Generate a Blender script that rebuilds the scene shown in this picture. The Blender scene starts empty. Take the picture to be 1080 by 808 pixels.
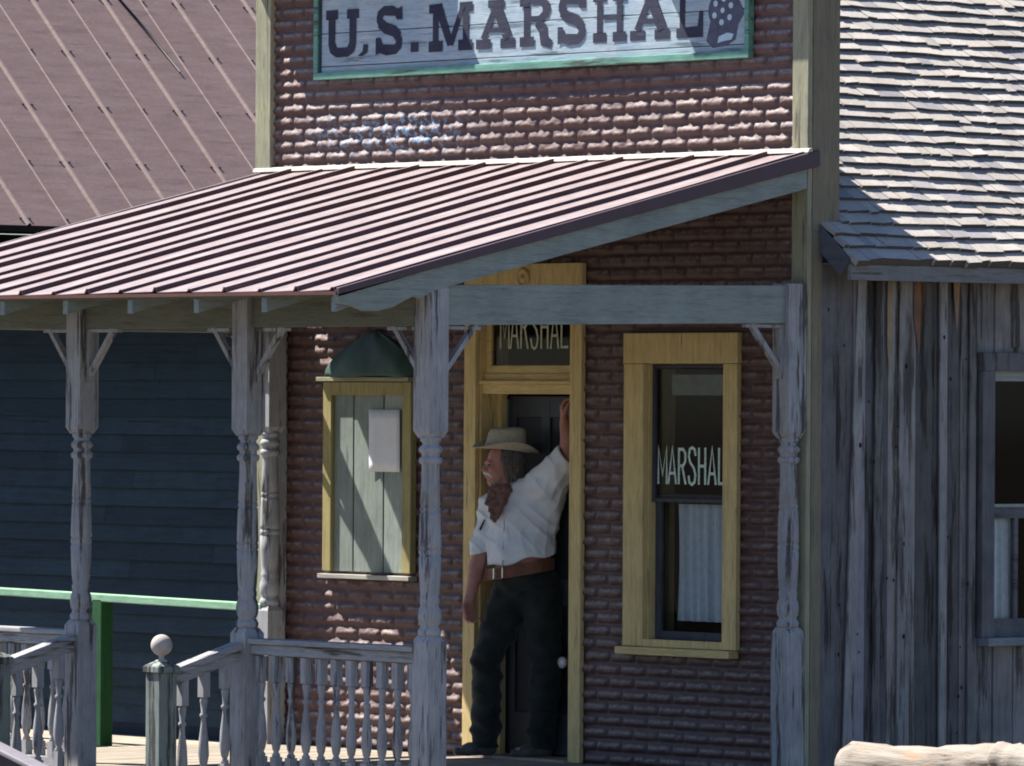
import bpy, math, random
import numpy as np
from mathutils import Vector, Matrix, noise as mnoise
random.seed(7); RNG = np.random.RandomState(11)
S = bpy.context.scene
COL = S.collection
D = bpy.data

# ------------------------------------------------------------------ camera
TH = math.radians(49); FPX = 7000.; ROLL = .006; DIST = 37.
F0 = np.array([-math.sin(TH), math.cos(TH), 0.]); R0 = np.array([math.cos(TH), math.sin(TH), 0.]); U0 = np.array([0, 0, 1.])
CAM = -DIST*F0; CAM[2] = 1.97
_p = math.atan(23/FPX)
FW = F0*math.cos(_p)+U0*math.sin(_p); UP = U0*math.cos(_p)-F0*math.sin(_p)
RR = R0*math.cos(ROLL)+UP*math.sin(ROLL); UU = UP*math.cos(ROLL)-R0*math.sin(ROLL)
def ray(x, y): return FW+RR*(x-540)/FPX-UU*(y-404)/FPX
def PY(x, y, v=0.): d = ray(x, y); return CAM+(v-CAM[1])/d[1]*d      # where the sight line meets the plane Y=v
def PX(x, y, v=0.): d = ray(x, y); return CAM+(v-CAM[0])/d[0]*d

cam = D.objects.new('camera', D.cameras.new('camera')); COL.objects.link(cam)
cam.data.sensor_width = 36; cam.data.lens = FPX/1080*36; cam.data.clip_start = .5; cam.data.clip_end = 2000
cam.matrix_world = Matrix(((RR[0], UU[0], -FW[0], CAM[0]), (RR[1], UU[1], -FW[1], CAM[1]), (RR[2], UU[2], -FW[2], CAM[2]), (0, 0, 0, 1)))
S.camera = cam

# ------------------------------------------------------------------ light
SUN = Vector((-.66, -.25, 1.)).normalized()
w = D.worlds.new('World'); S.world = w; w.use_nodes = True
nt = w.node_tree; nt.nodes.clear()
sky = nt.nodes.new('ShaderNodeTexSky'); sky.sky_type = 'NISHITA'; sky.sun_disc = False; sky.ozone_density = 4.; sky.dust_density = .3
sky.sun_elevation = math.asin(SUN.z); sky.sun_rotation = math.atan2(SUN.x, SUN.y)
bg = nt.nodes.new('ShaderNodeBackground'); bg.inputs[1].default_value = .05
ow = nt.nodes.new('ShaderNodeOutputWorld')
tn = nt.nodes.new('ShaderNodeMix'); tn.data_type = 'RGBA'; tn.blend_type = 'MULTIPLY'; tn.inputs[0].default_value = 1.; tn.inputs[7].default_value = (.93, 1., 1.1, 1)
nt.links.new(sky.outputs[0], tn.inputs[6]); nt.links.new(tn.outputs[2], bg.inputs[0]); nt.links.new(bg.outputs[0], ow.inputs[0])
sl = D.lights.new('sun', 'SUN'); sl.energy = 5.0; sl.angle = math.radians(.53); sl.color = (1, .95, .87)
so = D.objects.new('sun', sl); COL.objects.link(so); so.rotation_euler = SUN.to_track_quat('Z', 'Y').to_euler(); so.location = (0, 0, 20)
S.view_settings.view_transform = 'Standard'; S.view_settings.look = 'None'; S.view_settings.gamma = 1
S.view_settings.exposure = 1.35
S.cycles.filter_width = 1.9
S.render.engine = 'CYCLES'
S.cycles.max_bounces = 6; S.cycles.transparent_max_bounces = 8; S.cycles.use_denoising = True
S.cycles.sample_clamp_indirect = 6

# ------------------------------------------------------------------ materials
class NT:
    def __init__(s, name):
        s.m = D.materials.new(name); s.m.use_nodes = True; s.t = s.m.node_tree; s.t.nodes.clear()
        s.o = s.t.nodes.new('ShaderNodeOutputMaterial'); s.b = s.t.nodes.new('ShaderNodeBsdfPrincipled')
        s.t.links.new(s.b.outputs[0], s.o.inputs[0])
    def n(s, typ, **k):
        nd = s.t.nodes.new(typ)
        for a, v in k.items():
            if a.startswith('i_'): nd.inputs[a[2:].replace('_', ' ')].default_value = v
            else: setattr(nd, a, v)
        return nd
    def l(s, a, b): s.t.links.new(a, b)
    def coord(s, scale=(1, 1, 1), rnd=False):
        tc = s.n('ShaderNodeTexCoord'); mp = s.n('ShaderNodeMapping'); s.l(tc.outputs['Object'], mp.inputs[0])
        mp.inputs['Scale'].default_value = scale
        if rnd:
            oi = s.n('ShaderNodeObjectInfo'); mu = s.n('ShaderNodeMath', operation='MULTIPLY'); mu.inputs[1].default_value = 37.
            s.l(oi.outputs['Random'], mu.inputs[0]); s.l(mu.outputs[0], mp.inputs['Location'])
        return mp.outputs[0]
    def noise(s, vec, scale, detail=4, rough=.6):
        n = s.n('ShaderNodeTexNoise'); n.inputs['Scale'].default_value = scale; n.inputs['Detail'].default_value = detail; n.inputs['Roughness'].default_value = rough
        s.l(vec, n.inputs['Vector']); return n.outputs['Fac']
    def ramp(s, fac, stops):
        r = s.n('ShaderNodeValToRGB'); e = r.color_ramp.elements
        e[0].position, e[0].color = stops[0][0], (*stops[0][1], 1) if len(stops[0][1]) == 3 else stops[0][1]
        e[1].position, e[1].color = stops[-1][0], (*stops[-1][1], 1)
        for p_, c in stops[1:-1]:
            q = e.new(p_); q.color = (*c, 1)
        s.l(fac, r.inputs[0]); return r.outputs[0]
    def mix(s, fac, a, b, mode='MIX'):
        m = s.n('ShaderNodeMix', data_type='RGBA', blend_type=mode)
        for sock, v in ((m.inputs[0], fac), (m.inputs[6], a), (m.inputs[7], b)):
            if isinstance(v, (int, float)): sock.default_value = v
            elif isinstance(v, tuple): sock.default_value = (*v, 1)
            else: s.l(v, sock)
        return m.outputs[2]
    def bump(s, h, strength=.4, dist=.004):
        b = s.n('ShaderNodeBump'); b.inputs['Strength'].default_value = strength; b.inputs['Distance'].default_value = dist
        s.l(h, b.inputs['Height']); s.l(b.outputs[0], s.b.inputs['Normal'])
    def fin(s, col, rough=.75, spec=.3):
        if isinstance(col, tuple): s.b.inputs['Base Color'].default_value = (*col, 1)
        else: s.l(col, s.b.inputs['Base Color'])
        s.b.inputs['Roughness'].default_value = rough; s.b.inputs['Specular IOR Level'].default_value = spec
        return s.m

def axis_scale(ax, k=14.): return {'x': (1, k, k), 'y': (k, 1, k), 'z': (k, k, 1)}[ax]
_wc = {}
def wood(name, c, wear_glint, bare=(.16, .13, .11), ax='z', amount=.5, tone=False, rough=.8, grain=3.):
    key = (name, ax)
    if key in _wc: return _wc[key]
    t = NT(name+'_'+ax); v = t.coord(axis_scale(ax), True); iso = t.coord((1, 1, 1), True)
    g = t.noise(v, grain, 6, .65); f = t.noise(v, grain*4, 4, .7); big = t.noise(iso, 5., 4, .6)
    c1 = t.mix(t.ramp(big, [(.35, (0, 0, 0)), (.7, (1, 1, 1))]), c, wear_glint)
    patch = t.noise(v, 1.3, 7, .7)
    lo = .70-.27*amount
    c2 = t.mix(t.ramp(patch, [(lo, (0, 0, 0)), (lo+.06, (1, 1, 1))]), c1, bare)
    c3 = t.mix(.55, c2, t.ramp(g, [(.3, (.45, .45, .45)), (.5, (.85, .85, .85)), (.75, (1, 1, 1))]), 'MULTIPLY')
    c4 = t.mix(.35, c3, t.ramp(f, [(.35, (.5, .5, .5)), (.6, (1, 1, 1))]), 'MULTIPLY')
    if tone:
        a = t.n('ShaderNodeAttribute', attribute_name='tone'); c4 = t.mix(1., c4, a.outputs['Color'], 'MULTIPLY')
    h = t.mix(.5, g, f)
    t.bump(h, .5, .004)
    _wc[key] = t.fin(c4, rough, .25); return _wc[key]

def simple(name, c, rough=.6, spec=.4, var=.15, scale=12., metal=0., bump=0.):
    t = NT(name); v = t.coord((1, 1, 1), True); n = t.noise(v, scale, 5, .6)
    d = tuple(x*(1-var) for x in c); u = tuple(min(1, x*(1+var)) for x in c)
    col = t.ramp(n, [(.3, d), (.7, u)])
    if bump: t.bump(t.noise(v, scale*6, 4, .6), bump, .004)
    t.b.inputs['Metallic'].default_value = metal
    return t.fin(col, rough, spec)

def POSTW(ax): return wood('lilac_grey_paint', (.44, .44, .46), (.33, .335, .355), (.11, .10, .10), ax, .6)
def SAGE(ax): return wood('sage_grey_paint', (.32, .37, .35), (.26, .30, .29), (.14, .15, .13), ax, .2)
def SHADE_SAGE(ax): return wood('shaded_sage_paint', (.19, .20, .165), (.155, .17, .14), (.09, .09, .075), ax, .15)  # sage paint with eave shade and warm bounce put into its colour
def OCHRE(ax): return wood('ochre_paint', (.84, .63, .29), (.72, .55, .26), (.36, .26, .16), ax, .32)
def TRIM(ax): return wood('pale_yellow_trim', (.40, .39, .26), (.31, .31, .23), (.14, .125, .09), ax, .45)
def OLDW(ax): return wood('old_bare_wood', (.19, .19, .20), (.12, .122, .135), (.06, .052, .05), ax, .45)
def MINT(ax): return wood('mint_green_paint', (.20, .43, .34), (.13, .31, .26), (.09, .11, .09), ax, .55)

def brick_mat():
    t = NT('pressed_tin_brick'); v = t.coord(); n = t.noise(v, 7., 5, .65); n2 = t.noise(v, 60., 4, .7); n3 = t.noise(v, 1.1, 3, .5)
    c = t.ramp(n, [(.3, (.078, .040, .037)), (.55, (.108, .058, .053)), (.8, (.15, .092, .083))])
    c = t.mix(t.ramp(n3, [(.4, (0, 0, 0)), (.75, (.6, .6, .6))]), c, (.10, .07, .068))
    # soft patches of blue specks, then pale sun glints in the colour
    a = t.n('ShaderNodeAttribute', attribute_name='blue'); k = t.noise(v, 22., 4, .7)
    m = t.mix(1., a.outputs['Color'], t.ramp(k, [(.50, (0, 0, 0)), (.58, (1, 1, 1))]), 'MULTIPLY')
    c = t.mix(m, c, (.22, .38, .55))
    a2 = t.n('ShaderNodeAttribute', attribute_name='wear_glint')
    m2 = t.mix(1., a2.outputs['Color'], t.ramp(n2, [(.35, (.2, .2, .2)), (.6, (1, 1, 1))]), 'MULTIPLY')
    c = t.mix(m2, c, (.78, .66, .60))  # sun glints coloured onto the upper brick faces
    t.bump(n2, .35, .003)
    return t.fin(c, .55, .4)

# ------------------------------------------------------------------ mesh builder
class MB:
    def __init__(s): s.v = []; s.f = []; s.m = []; s.t = []; s.cm = 0; s.ct = 1.
    def add(s, vs, fs):
        b = len(s.v); s.v += [tuple(map(float, q)) for q in vs]; s.f += [tuple(b+i for i in f) for f in fs]
        s.m += [s.cm]*len(fs); s.t += [s.ct]*len(fs); return s
    def box(s, x0, x1, y0, y1, z0, z1):
        return s.add([(x0, y0, z0), (x1, y0, z0), (x1, y1, z0), (x0, y1, z0), (x0, y0, z1), (x1, y0, z1), (x1, y1, z1), (x0, y1, z1)],
                     [(3, 2, 1, 0), (4, 5, 6, 7), (0, 1, 5, 4), (1, 2, 6, 5), (2, 3, 7, 6), (3, 0, 4, 7)])
    def hexa(s, p):     # 8 corners, bottom 4 then top 4, counter-clockwise
        return s.add(p, [(3, 2, 1, 0), (4, 5, 6, 7), (0, 1, 5, 4), (1, 2, 6, 5), (2, 3, 7, 6), (3, 0, 4, 7)])
    def bar(s, a, b, wdt, hgt, up=(0, 0, 1)):     # rectangular bar from a to b
        a = Vector(a); b = Vector(b); d = (b-a).normalized(); side = d.cross(Vector(up)).normalized(); u = side.cross(d)
        P = []
        for q in (a, b):
            for sx, sz in ((-1, -1), (1, -1), (1, 1), (-1, 1)): P.append(q+side*sx*wdt/2+u*sz*hgt/2)
        return s.add(P, [(0, 1, 2, 3), (7, 6, 5, 4), (0, 4, 5, 1), (1, 5, 6, 2), (2, 6, 7, 3), (3, 7, 4, 0)])
    def lathe(s, prof, seg=20, cx=0, cy=0, cz=0, sq=1.):
        vs = []; fs = []; n = len(prof)
        for r, z in prof:
            for k in range(seg):
                a = 2*math.pi*k/seg; vs.append((cx+r*math.cos(a), cy+r*sq*math.sin(a), cz+z))
        for i in range(n-1):
            for k in range(seg):
                k2 = (k+1) % seg; fs.append((i*seg+k, i*seg+k2, (i+1)*seg+k2, (i+1)*seg+k))
        fs.append(tuple(range(seg))[::-1]); fs.append(tuple((n-1)*seg+k for k in range(seg)))
        return s.add(vs, fs)
    def prism(s, pts, fn, d0, d1):       # outline pts in 2-D, fn(u,v,d)->3-D, between depths
        n = len(pts); vs = [fn(u, v, d0) for u, v in pts]+[fn(u, v, d1) for u, v in pts]
        fs = [tuple(range(n))[::-1], tuple(range(n, 2*n))]+[(i, (i+1) % n, n+(i+1) % n, n+i) for i in range(n)]
        return s.add(vs, fs)
    def tube(s, pts, r, seg=8):
        pts = [Vector(p_) for p_ in pts]; rs = r if isinstance(r, (list, tuple)) else [r]*len(pts); vs = []; fs = []
        for i, p_ in enumerate(pts):
            d = (pts[min(i+1, len(pts)-1)]-pts[max(i-1, 0)]).normalized(); up = Vector((0, 0, 1)) if abs(d.z) < .9 else Vector((1, 0, 0))
            a = d.cross(up).normalized(); b = d.cross(a)
            for k in range(seg):
                t = 2*math.pi*k/seg; vs.append(p_+a*math.cos(t)*rs[i]+b*math.sin(t)*rs[i])
        for i in range(len(pts)-1):
            for k in range(seg): fs.append((i*seg+k, i*seg+(k+1) % seg, (i+1)*seg+(k+1) % seg, (i+1)*seg+k))
        fs.append(tuple(range(seg))); fs.append(tuple((len(pts)-1)*seg+k for k in range(seg))[::-1])
        return s.add(vs, fs)
    def mesh(s, name, mats, smooth=False):
        me = D.meshes.new(name); me.from_pydata(s.v, [], s.f)
        for m_ in (mats if isinstance(mats, (list, tuple)) else [mats]): me.materials.append(m_)
        me.polygons.foreach_set('material_index', s.m)
        if smooth: me.polygons.foreach_set('use_smooth', [True]*len(s.f))
        if any(abs((t[0] if isinstance(t, tuple) else t)-1) > 1e-6 for t in s.t):
            ca = me.color_attributes.new('tone', 'FLOAT_COLOR', 'CORNER'); i = 0
            for p_, t in zip(me.polygons, s.t):
                c = t if isinstance(t, tuple) else (t, t, t)
                for _ in p_.vertices: ca.data[i].color = (*c, 1); i += 1
        me.validate(); me.update(); return me

WL = {}
def reg(o, parent, loc):
    loc = Vector(loc); COL.objects.link(o); WL[o] = loc
    if parent is not None: o.parent = parent; o.location = loc-WL[parent]
    else: o.location = loc
    return o
def thing(name, label, cat, loc, group=None):
    o = D.objects.new(name, None); o.empty_display_size = .2; reg(o, None, loc); o['label'] = label; o['category'] = cat
    if group: o['group'] = group
    return o
def part(name, mb, mat, parent, bev=0., smooth=False, loc=(0, 0, 0), label=None, wn=False):
    me = mb if isinstance(mb, bpy.types.Mesh) else mb.mesh(name, mat, smooth)
    o = D.objects.new(name, me); reg(o, parent, loc)
    if bev:
        b = o.modifiers.new('bevel', 'BEVEL'); b.width = bev; b.segments = 2; b.limit_method = 'ANGLE'; b.angle_limit = math.radians(40)
    if smooth == 'auto':
        pass
    if label: o['label'] = label
    return o
def copy_tree(o, parent, loc):
    c = o.copy(); COL.objects.link(c); WL[c] = Vector(loc)
    c.parent = parent; c.location = Vector(loc)-(WL[parent] if parent else Vector())
    for ch in list(o.children):
        copy_tree(ch, c, Vector(loc)+(WL[ch]-WL[o]))
    return c
def tag(o, label, cat, group=None):
    o['label'] = label; o['category'] = cat
    if group: o['group'] = group
def frame_boxes(mb, x0, x1, z0, z1, wd, y0, y1, bottom=True):
    mb.box(x0, x0+wd, y0, y1, z0, z1); mb.box(x1-wd, x1, y0, y1, z0, z1); mb.box(x0+wd, x1-wd, y0, y1, z1-wd, z1)
    if bottom: mb.box(x0+wd, x1-wd, y0, y1, z0, z0+wd)

# ------------------------------------------------------------------ measures
XL, XR = -2.12, 2.30           # brick field
XLt, XRt = -2.255, 2.42        # outer edges of the corner boards
ZTOP = 4.62
YP = -2.59                     # row of porch posts
GZ = -.52                      # street level
DX0, DX1, DZ = -.275, .52, 2.66   # door opening
WX0, WX1, WZ0, WZ1 = 1.13, 1.765, .70, 2.20
BX0, BX1, BZ0, BZ1 = -1.605, -.82, .99, 2.095

# ------------------------------------------------------------------ ground
def ground():
    t = NT('dusty_ground'); v = t.coord(); n = t.noise(v, .7, 6, .6); n2 = t.noise(v, 30, 5, .7)
    c = t.ramp(n, [(.3, (.10, .085, .07)), (.7, (.145, .125, .10))]); c = t.mix(.4, c, t.ramp(n2, [(.3, (.5, .5, .5)), (.7, (1, 1, 1))]), 'MULTIPLY')
    t.bump(n2, .4, .01); m = t.fin(c, .95, .1)
    b = MB(); b.add([(-600, -600, GZ), (600, -600, GZ), (600, 600, GZ), (-600, 600, GZ)], [(0, 1, 2, 3)])
    o = part('ground', b, m, None); o['kind'] = 'structure'
ground()

# boardwalk in front of the neighbour, running back beside the office
b = MB(); x = -9.
DECK = wood('sun_bleached_deck', (.52, .44, .34), (.42, .36, .29), (.28, .21, .15), 'x', .3, tone=True)
y = -.14
bw = MB(); k = 0
while y < .86:
    bw.ct = random.uniform(.82, 1.08); bw.box(-9, -2.27, y, y+.088, -.115, -.078+random.uniform(-.002, .002)); y += .093
o = part('boardwalk', bw, DECK, None, .003); o['kind'] = 'structure'
bw = MB(); bw.box(-9, -2.27, -.14, .86, GZ, -.12)
o = part('boardwalk_base', bw, OLDW('x'), None); o['kind'] = 'structure'

# ------------------------------------------------------------------ marshal's office
office = thing('marshal_office', 'false front office in dark red rock face brick with ochre door and window trim', 'building', (0, .1, 0))

def brick_wall():
    nx, nz = 372, 700
    xs = np.linspace(XL, XR, nx); zs = np.linspace(-.02, ZTOP-.1, nz)
    Xg, Zg = np.meshgrid(xs, zs)
    rh, bwid = .0700, .205
    row = np.floor(Zg/rh); v = Zg/rh-row
    off = (row % 2)*.5*bwid + .01*np.sin(row*3.7)
    uu = (Xg+off)/bwid; colm = np.floor(uu); u = uu-colm
    hsh = lambda a, b_, s: np.modf(np.abs(np.sin(a*127.1+b_*311.7+s*74.7)*43758.5453))[0]
    def vn(px, py, s):     # value noise inside each brick
        ix, iy = np.floor(px), np.floor(py); fx, fy = px-ix, py-iy; fx = fx*fx*(3-2*fx); fy = fy*fy*(3-2*fy)
        a = hsh(ix, iy, s); b_ = hsh(ix+1, iy, s); c = hsh(ix, iy+1, s); d_ = hsh(ix+1, iy+1, s)
        return (a*(1-fx)+b_*fx)*(1-fy)+(c*(1-fx)+d_*fx)*fy
    eu = np.clip((np.minimum(u, 1-u)*bwid-.003)/.019, 0, 1); pk = .50+.16*(vn(colm*3.1+u*4.5, row*5.3+u*0, 9.)-.5)
    ev = np.clip((v-.05)/.24, 0, 1); et = np.clip((.97-v)/(1-pk), 0, 1)
    sm = lambda t: t*t*(3-2*t)
    # the same few stampings repeat over the tin sheet, as on pressed siding
    kind = colm*7.3+row*3.1
    rock = vn(u*5.2+kind*5, v*1.8+kind*3, 1.)*.55+vn(u*12+kind, v*4.5+kind*2, 2.)*.45
    h = sm(eu)*np.power(ev, .8)*np.power(et, .9)*(.010+.016*rock)
    h += .0015*hsh(colm, row, 5.)
    h += .010*np.sin(Xg*1.7+1)*np.sin(Zg*1.3)*.4
    yy = .010-h
    V = np.stack([Xg, yy, Zg], -1).reshape(-1, 3)
    idx = np.arange(nx*nz).reshape(nz, nx)
    q = np.stack([idx[:-1, :-1], idx[:-1, 1:], idx[1:, 1:], idx[1:, :-1]], -1).reshape(-1, 4)
    cx = (Xg[:-1, :-1]+Xg[1:, 1:])/2; cz = (Zg[:-1, :-1]+Zg[1:, 1:])/2; cx = cx.ravel(); cz = cz.ravel()
    hole = ((cx > DX0-.02) & (cx < DX1+.02) & (cz < DZ)) | ((cx > WX0-.02) & (cx < WX1+.02) & (cz > WZ0) & (cz < WZ1+.02)) | ((cx > BX0+.03) & (cx < BX1-.03) & (cz > BZ0+.03) & (cz < BZ1-.03))
    q = q[~hole]
    me = D.meshes.new('brick_wall'); me.vertices.add(len(V)); me.vertices.foreach_set('co', V.ravel())
    me.loops.add(q.size); me.loops.foreach_set('vertex_index', q.ravel()); me.polygons.add(len(q))
    me.polygons.foreach_set('loop_start', np.arange(0, q.size, 4)); me.polygons.foreach_set('loop_total', np.full(len(q), 4))
    me.polygons.foreach_set('use_smooth', np.ones(len(q), bool)); me.update(calc_edges=True)
    blue = .75*np.exp(-((Xg+1.45)/.33)**2-((Zg-3.52)/.09)**2)+1.1*np.exp(-((Xg+.85)/.35)**2-((Zg-3.52)/.11)**2)
    ca = me.color_attributes.new('blue', 'FLOAT_COLOR', 'POINT'); B = np.clip(blue, 0, 1).ravel()
    ca.data.foreach_set('color', np.stack([B, B, B, np.ones_like(B)], -1).ravel())
    wr = np.clip((h-.009)/.006, 0, 1)*np.clip((v-.40)*5, 0, 1)*np.clip((1.02-v)*5, 0, 1)*.36; ca = me.color_attributes.new('wear_glint', 'FLOAT_COLOR', 'POINT'); B = wr.ravel()  # mask for pale sun glints painted on the raised upper part of each brick
    ca.data.foreach_set('color', np.stack([B, B, B, np.ones_like(B)], -1).ravel())
    me.materials.append(brick_mat()); return me
part('brick_wall', brick_wall(), None, office)

# backing wall with the openings left clear, and the dark room behind
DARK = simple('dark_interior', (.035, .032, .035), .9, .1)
b = MB(); y0, y1 = .016, .19
b.box(XLt+.01, BX0, y0, y1, -.05, ZTOP-.1); b.box(BX0, BX1, y0, y1, -.05, BZ0); b.box(BX0, BX1, y0, y1, BZ1, ZTOP-.1)
b.box(BX1, DX0, y0, y1, -.05, ZTOP-.1); b.box(DX0, DX1, y0, y1, DZ, ZTOP-.1); b.box(DX1, WX0, y0, y1, -.05, ZTOP-.1)
b.box(WX0, WX1, y0, y1, -.05, WZ0); b.box(WX0, WX1, y0, y1, WZ1, ZTOP-.1); b.box(WX1, XRt-.012, y0, y1, -.05, ZTOP-.1)
part('wall_frame', b, OLDW('z'), office)
b = MB()
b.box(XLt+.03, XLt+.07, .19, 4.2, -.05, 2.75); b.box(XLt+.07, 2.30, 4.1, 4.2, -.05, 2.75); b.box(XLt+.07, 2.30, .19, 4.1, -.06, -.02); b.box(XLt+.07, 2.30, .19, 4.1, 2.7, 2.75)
part('inner_room', b, DARK, office)

# corner boards
b = MB(); b.box(XLt, XL+.004, -.035, .03, -.02, ZTOP)
part('corner_board', b, TRIM('z'), office, .004)
b = MB(); b.box(XR-.004, XRt, -.035, -.003, -.02, ZTOP)
part('corner_board', b, TRIM('z'), office, .004)
SIDE = wood('dull_khaki_paint', (.27, .24, .17), (.21, .19, .145), (.11, .10, .08), 'z', .25)
b = MB(); b.box(XRt-.014, XRt+.002, .0, .195, 2.9, ZTOP); b.box(XRt-.012, XRt, 0., .075, -.02, 2.9)
part('side_board', b, SIDE, office, .003)
# unseen cornice in two lengths, gap shaped to let sun onto the sign
g0 = PY(462, -20)[0]; g1 = PY(690, -20)[0]
for a_, c_ in ((XLt-.02, g0), (g1, XRt+.03)):
    b = MB(); b.box(a_, c_, -.19, .2, ZTOP-.2, ZTOP-.14); b.box(a_+.02, c_-.02, -.11, .19, ZTOP-.14, ZTOP+.02)
    part('cornice', b, TRIM('x'), office, .004)
b = MB(); b.box(XLt, XRt, .0, .19, ZTOP-.1, ZTOP+.0)
part('parapet_cap', b, TRIM('x'), office)
# roof flashing
b = MB(); b.hexa([(XLt, -.055, 3.315), (XRt+.02, -.055, 3.315), (XRt+.02, -.02, 3.318), (XLt, -.02, 3.318), (XLt, -.045, 3.336), (XRt+.02, -.045, 3.336), (XRt+.02, -.02, 3.342), (XLt, -.02, 3.342)])
part('flashing', b, simple('cream_metal', (.50, .44, .37), .45, .5), office, .002)

# ---- door
DOORO = OCHRE('z')
GLASS = None
def glass_mat():
    t = NT('window_glass'); t.t.nodes.remove(t.b)
    tr = t.n('ShaderNodeBsdfTransparent'); tr.inputs[0].default_value = (.86, .90, .92, 1)
    gl = t.n('ShaderNodeBsdfGlossy'); gl.inputs['Roughness'].default_value = .05; gl.inputs[0].default_value = (.3, .3, .3, 1)
    fr = t.n('ShaderNodeFresnel'); fr.inputs[0].default_value = 1.5
    mx = t.n('ShaderNodeMixShader'); t.l(fr.outputs[0], mx.inputs[0]); t.l(tr.outputs[0], mx.inputs[1]); t.l(gl.outputs[0], mx.inputs[2]); t.l(mx.outputs[0], t.o.inputs[0])
    return t.m
GLASS = glass_mat()
b = MB(); b.box(-.375, DX0, -.032, .0, -.0, 2.60); b.box(DX1, .618, -.032, .0, -.0, 2.60); b.box(-.375, .62, -.034, .0, 2.602, 2.755)
df = part('door_casing', b, DOORO, office, .004)
b = MB(); b.box(DX0-.004, DX0+.014, .0, .20, 0, 2.6); b.box(DX1-.014, DX1+.004, .0, .2, 0, 2.6); b.box(DX0, DX1, .0, .2, 2.58, 2.6)
b.box(DX0+.014, DX0+.05, .12, .16, 0, 2.58); b.box(DX1-.05, DX1-.014, .12, .16, 0, 2.58)
part('door_jamb', b, DOORO, df)
b = MB(); n = 24       # round boss on the head board
cx, cz = PY(557, 291)[0], 2.675
b.lathe([(.055, 0), (.055, .008), (.04, .014), (.036, .008), (.02, .008), (.016, .014), (.0, .016)], 28)
me = b.mesh('rosette', DOORO, True); me.transform(Matrix.Translation((cx, -.034, cz)) @ Matrix.Rotation(math.radians(90), 4, 'X')); part('rosette', me, None, df)
zb0, zb1 = 2.03, 2.105
b = MB(); b.box(DX0+.014, DX1-.014, .005, .14, zb0, zb1-.02); b.box(DX0+.014, DX1-.014, -.02, .15, zb1-.02, zb1)
b.box(DX0+.014, DX1-.014, .02, .15, zb1, zb1+.04)
part('transom_bar', b, OCHRE('x'), df, .004)
b = MB(); frame_boxes(b, DX0+.014, DX1-.014, zb1+.04, 2.58, .045, .03, .06)
tf = part('transom_window', b, OCHRE('x'), office, .004)
b = MB(); b.add([(DX0+.055, .046, zb1+.08), (DX1-.055, .046, zb1+.08), (DX1-.055, .046, 2.54), (DX0+.055, .046, 2.54)], [(0, 1, 2, 3)]); part('glass', b, GLASS, tf)

# ---- lettering tools
def strokes_letter(mb, pts, wd, fn, z0=0.):
    """polyline pts in 2-D, constant width wd, mapped through fn(u, v, k)"""
    n = len(pts); L = []; Rr = []
    for i in range(n):
        p_ = np.array(pts[i], float)
        if i == 0: d = np.array(pts[1])-p_
        elif i == n-1: d = p_-np.array(pts[i-1])
        else:
            d1 = p_-np.array(pts[i-1]); d2 = np.array(pts[i+1])-p_; d = d1/np.linalg.norm(d1)+d2/np.linalg.norm(d2)
        d = d/np.linalg.norm(d); nn = np.array([-d[1], d[0]]); k = 1.
        if 0 < i < n-1:
            d1 = (p_-np.array(pts[i-1])); d1 = d1/np.linalg.norm(d1); k = 1/max(.5, abs(np.dot(nn, [-d1[1], d1[0]])))
        ww = wd[i] if isinstance(wd, (list, tuple)) else wd
        L.append(p_+nn*ww/2*k); Rr.append(p_-nn*ww/2*k)
    vs = [fn(a[0], a[1], z0) for a in L]+[fn(a[0], a[1], z0) for a in Rr]
    mb.add(vs, [(i, n+i, n+i+1, i+1) for i in range(n-1)])
THIN = {   # condensed sign-painter capitals in a 0..1 x 0..1 box
 'M': [[(.06, 0), (.06, 1), (.5, .25), (.94, 1), (.94, 0)]],
 'A': [[(.02, 0), (.5, 1), (.98, 0)], [(.2, .3), (.8, .3)]],
 'R': [[(.08, 0), (.08, .95), (.6, .95), (.88, .85), (.88, .62), (.6, .5), (.1, .5)], [(.5, .5), (.95, 0)]],
 'S': [[(.92, .78), (.8, .95), (.5, 1), (.2, .95), (.08, .76), (.25, .6), (.72, .44), (.92, .26), (.8, .06), (.5, 0), (.18, .05), (.06, .24)]],
 'H': [[(.1, 0), (.1, 1)], [(.9, 0), (.9, 1)], [(.1, .5), (.9, .5)]],
 'L': [[(.1, 1), (.1, .04), (.95, .04)]]}
def paint_thin(text, x0, x1, z0, z1, yy, mat, parent, st=.011):
    mb = MB(); n = len(text); cw = (x1-x0)/n
    for i, ch in enumerate(text):
        a = x0+i*cw+cw*.09; ww = cw*.80
        if ch == 'M': a -= cw*.06; ww = cw*.95
        for j, pl in enumerate(THIN[ch]):
            pts = [(a+u*ww, z0+v*(z1-z0)) for u, v in pl]
            strokes_letter(mb, pts, st, lambda u, v, k: (u, yy-k, v), j*.0004)
    return part('lettering', mb, mat, parent)
MINTL = simple('pale_mint_letter_paint', (.60, .76, .66), .6, .3, .3, 60)
DULLL = simple('dull_olive_letter_paint', (.50, .50, .36), .6, .3, .2, 40)
tl0, tl1 = PY(527, 350, .042), PY(601, 350, .042)
paint_thin('MARSHAL', tl0[0], tl1[0], PY(560, 368, .042)[2], PY(560, 322, .042)[2], .0425, DULLL, tf, .015)

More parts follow.
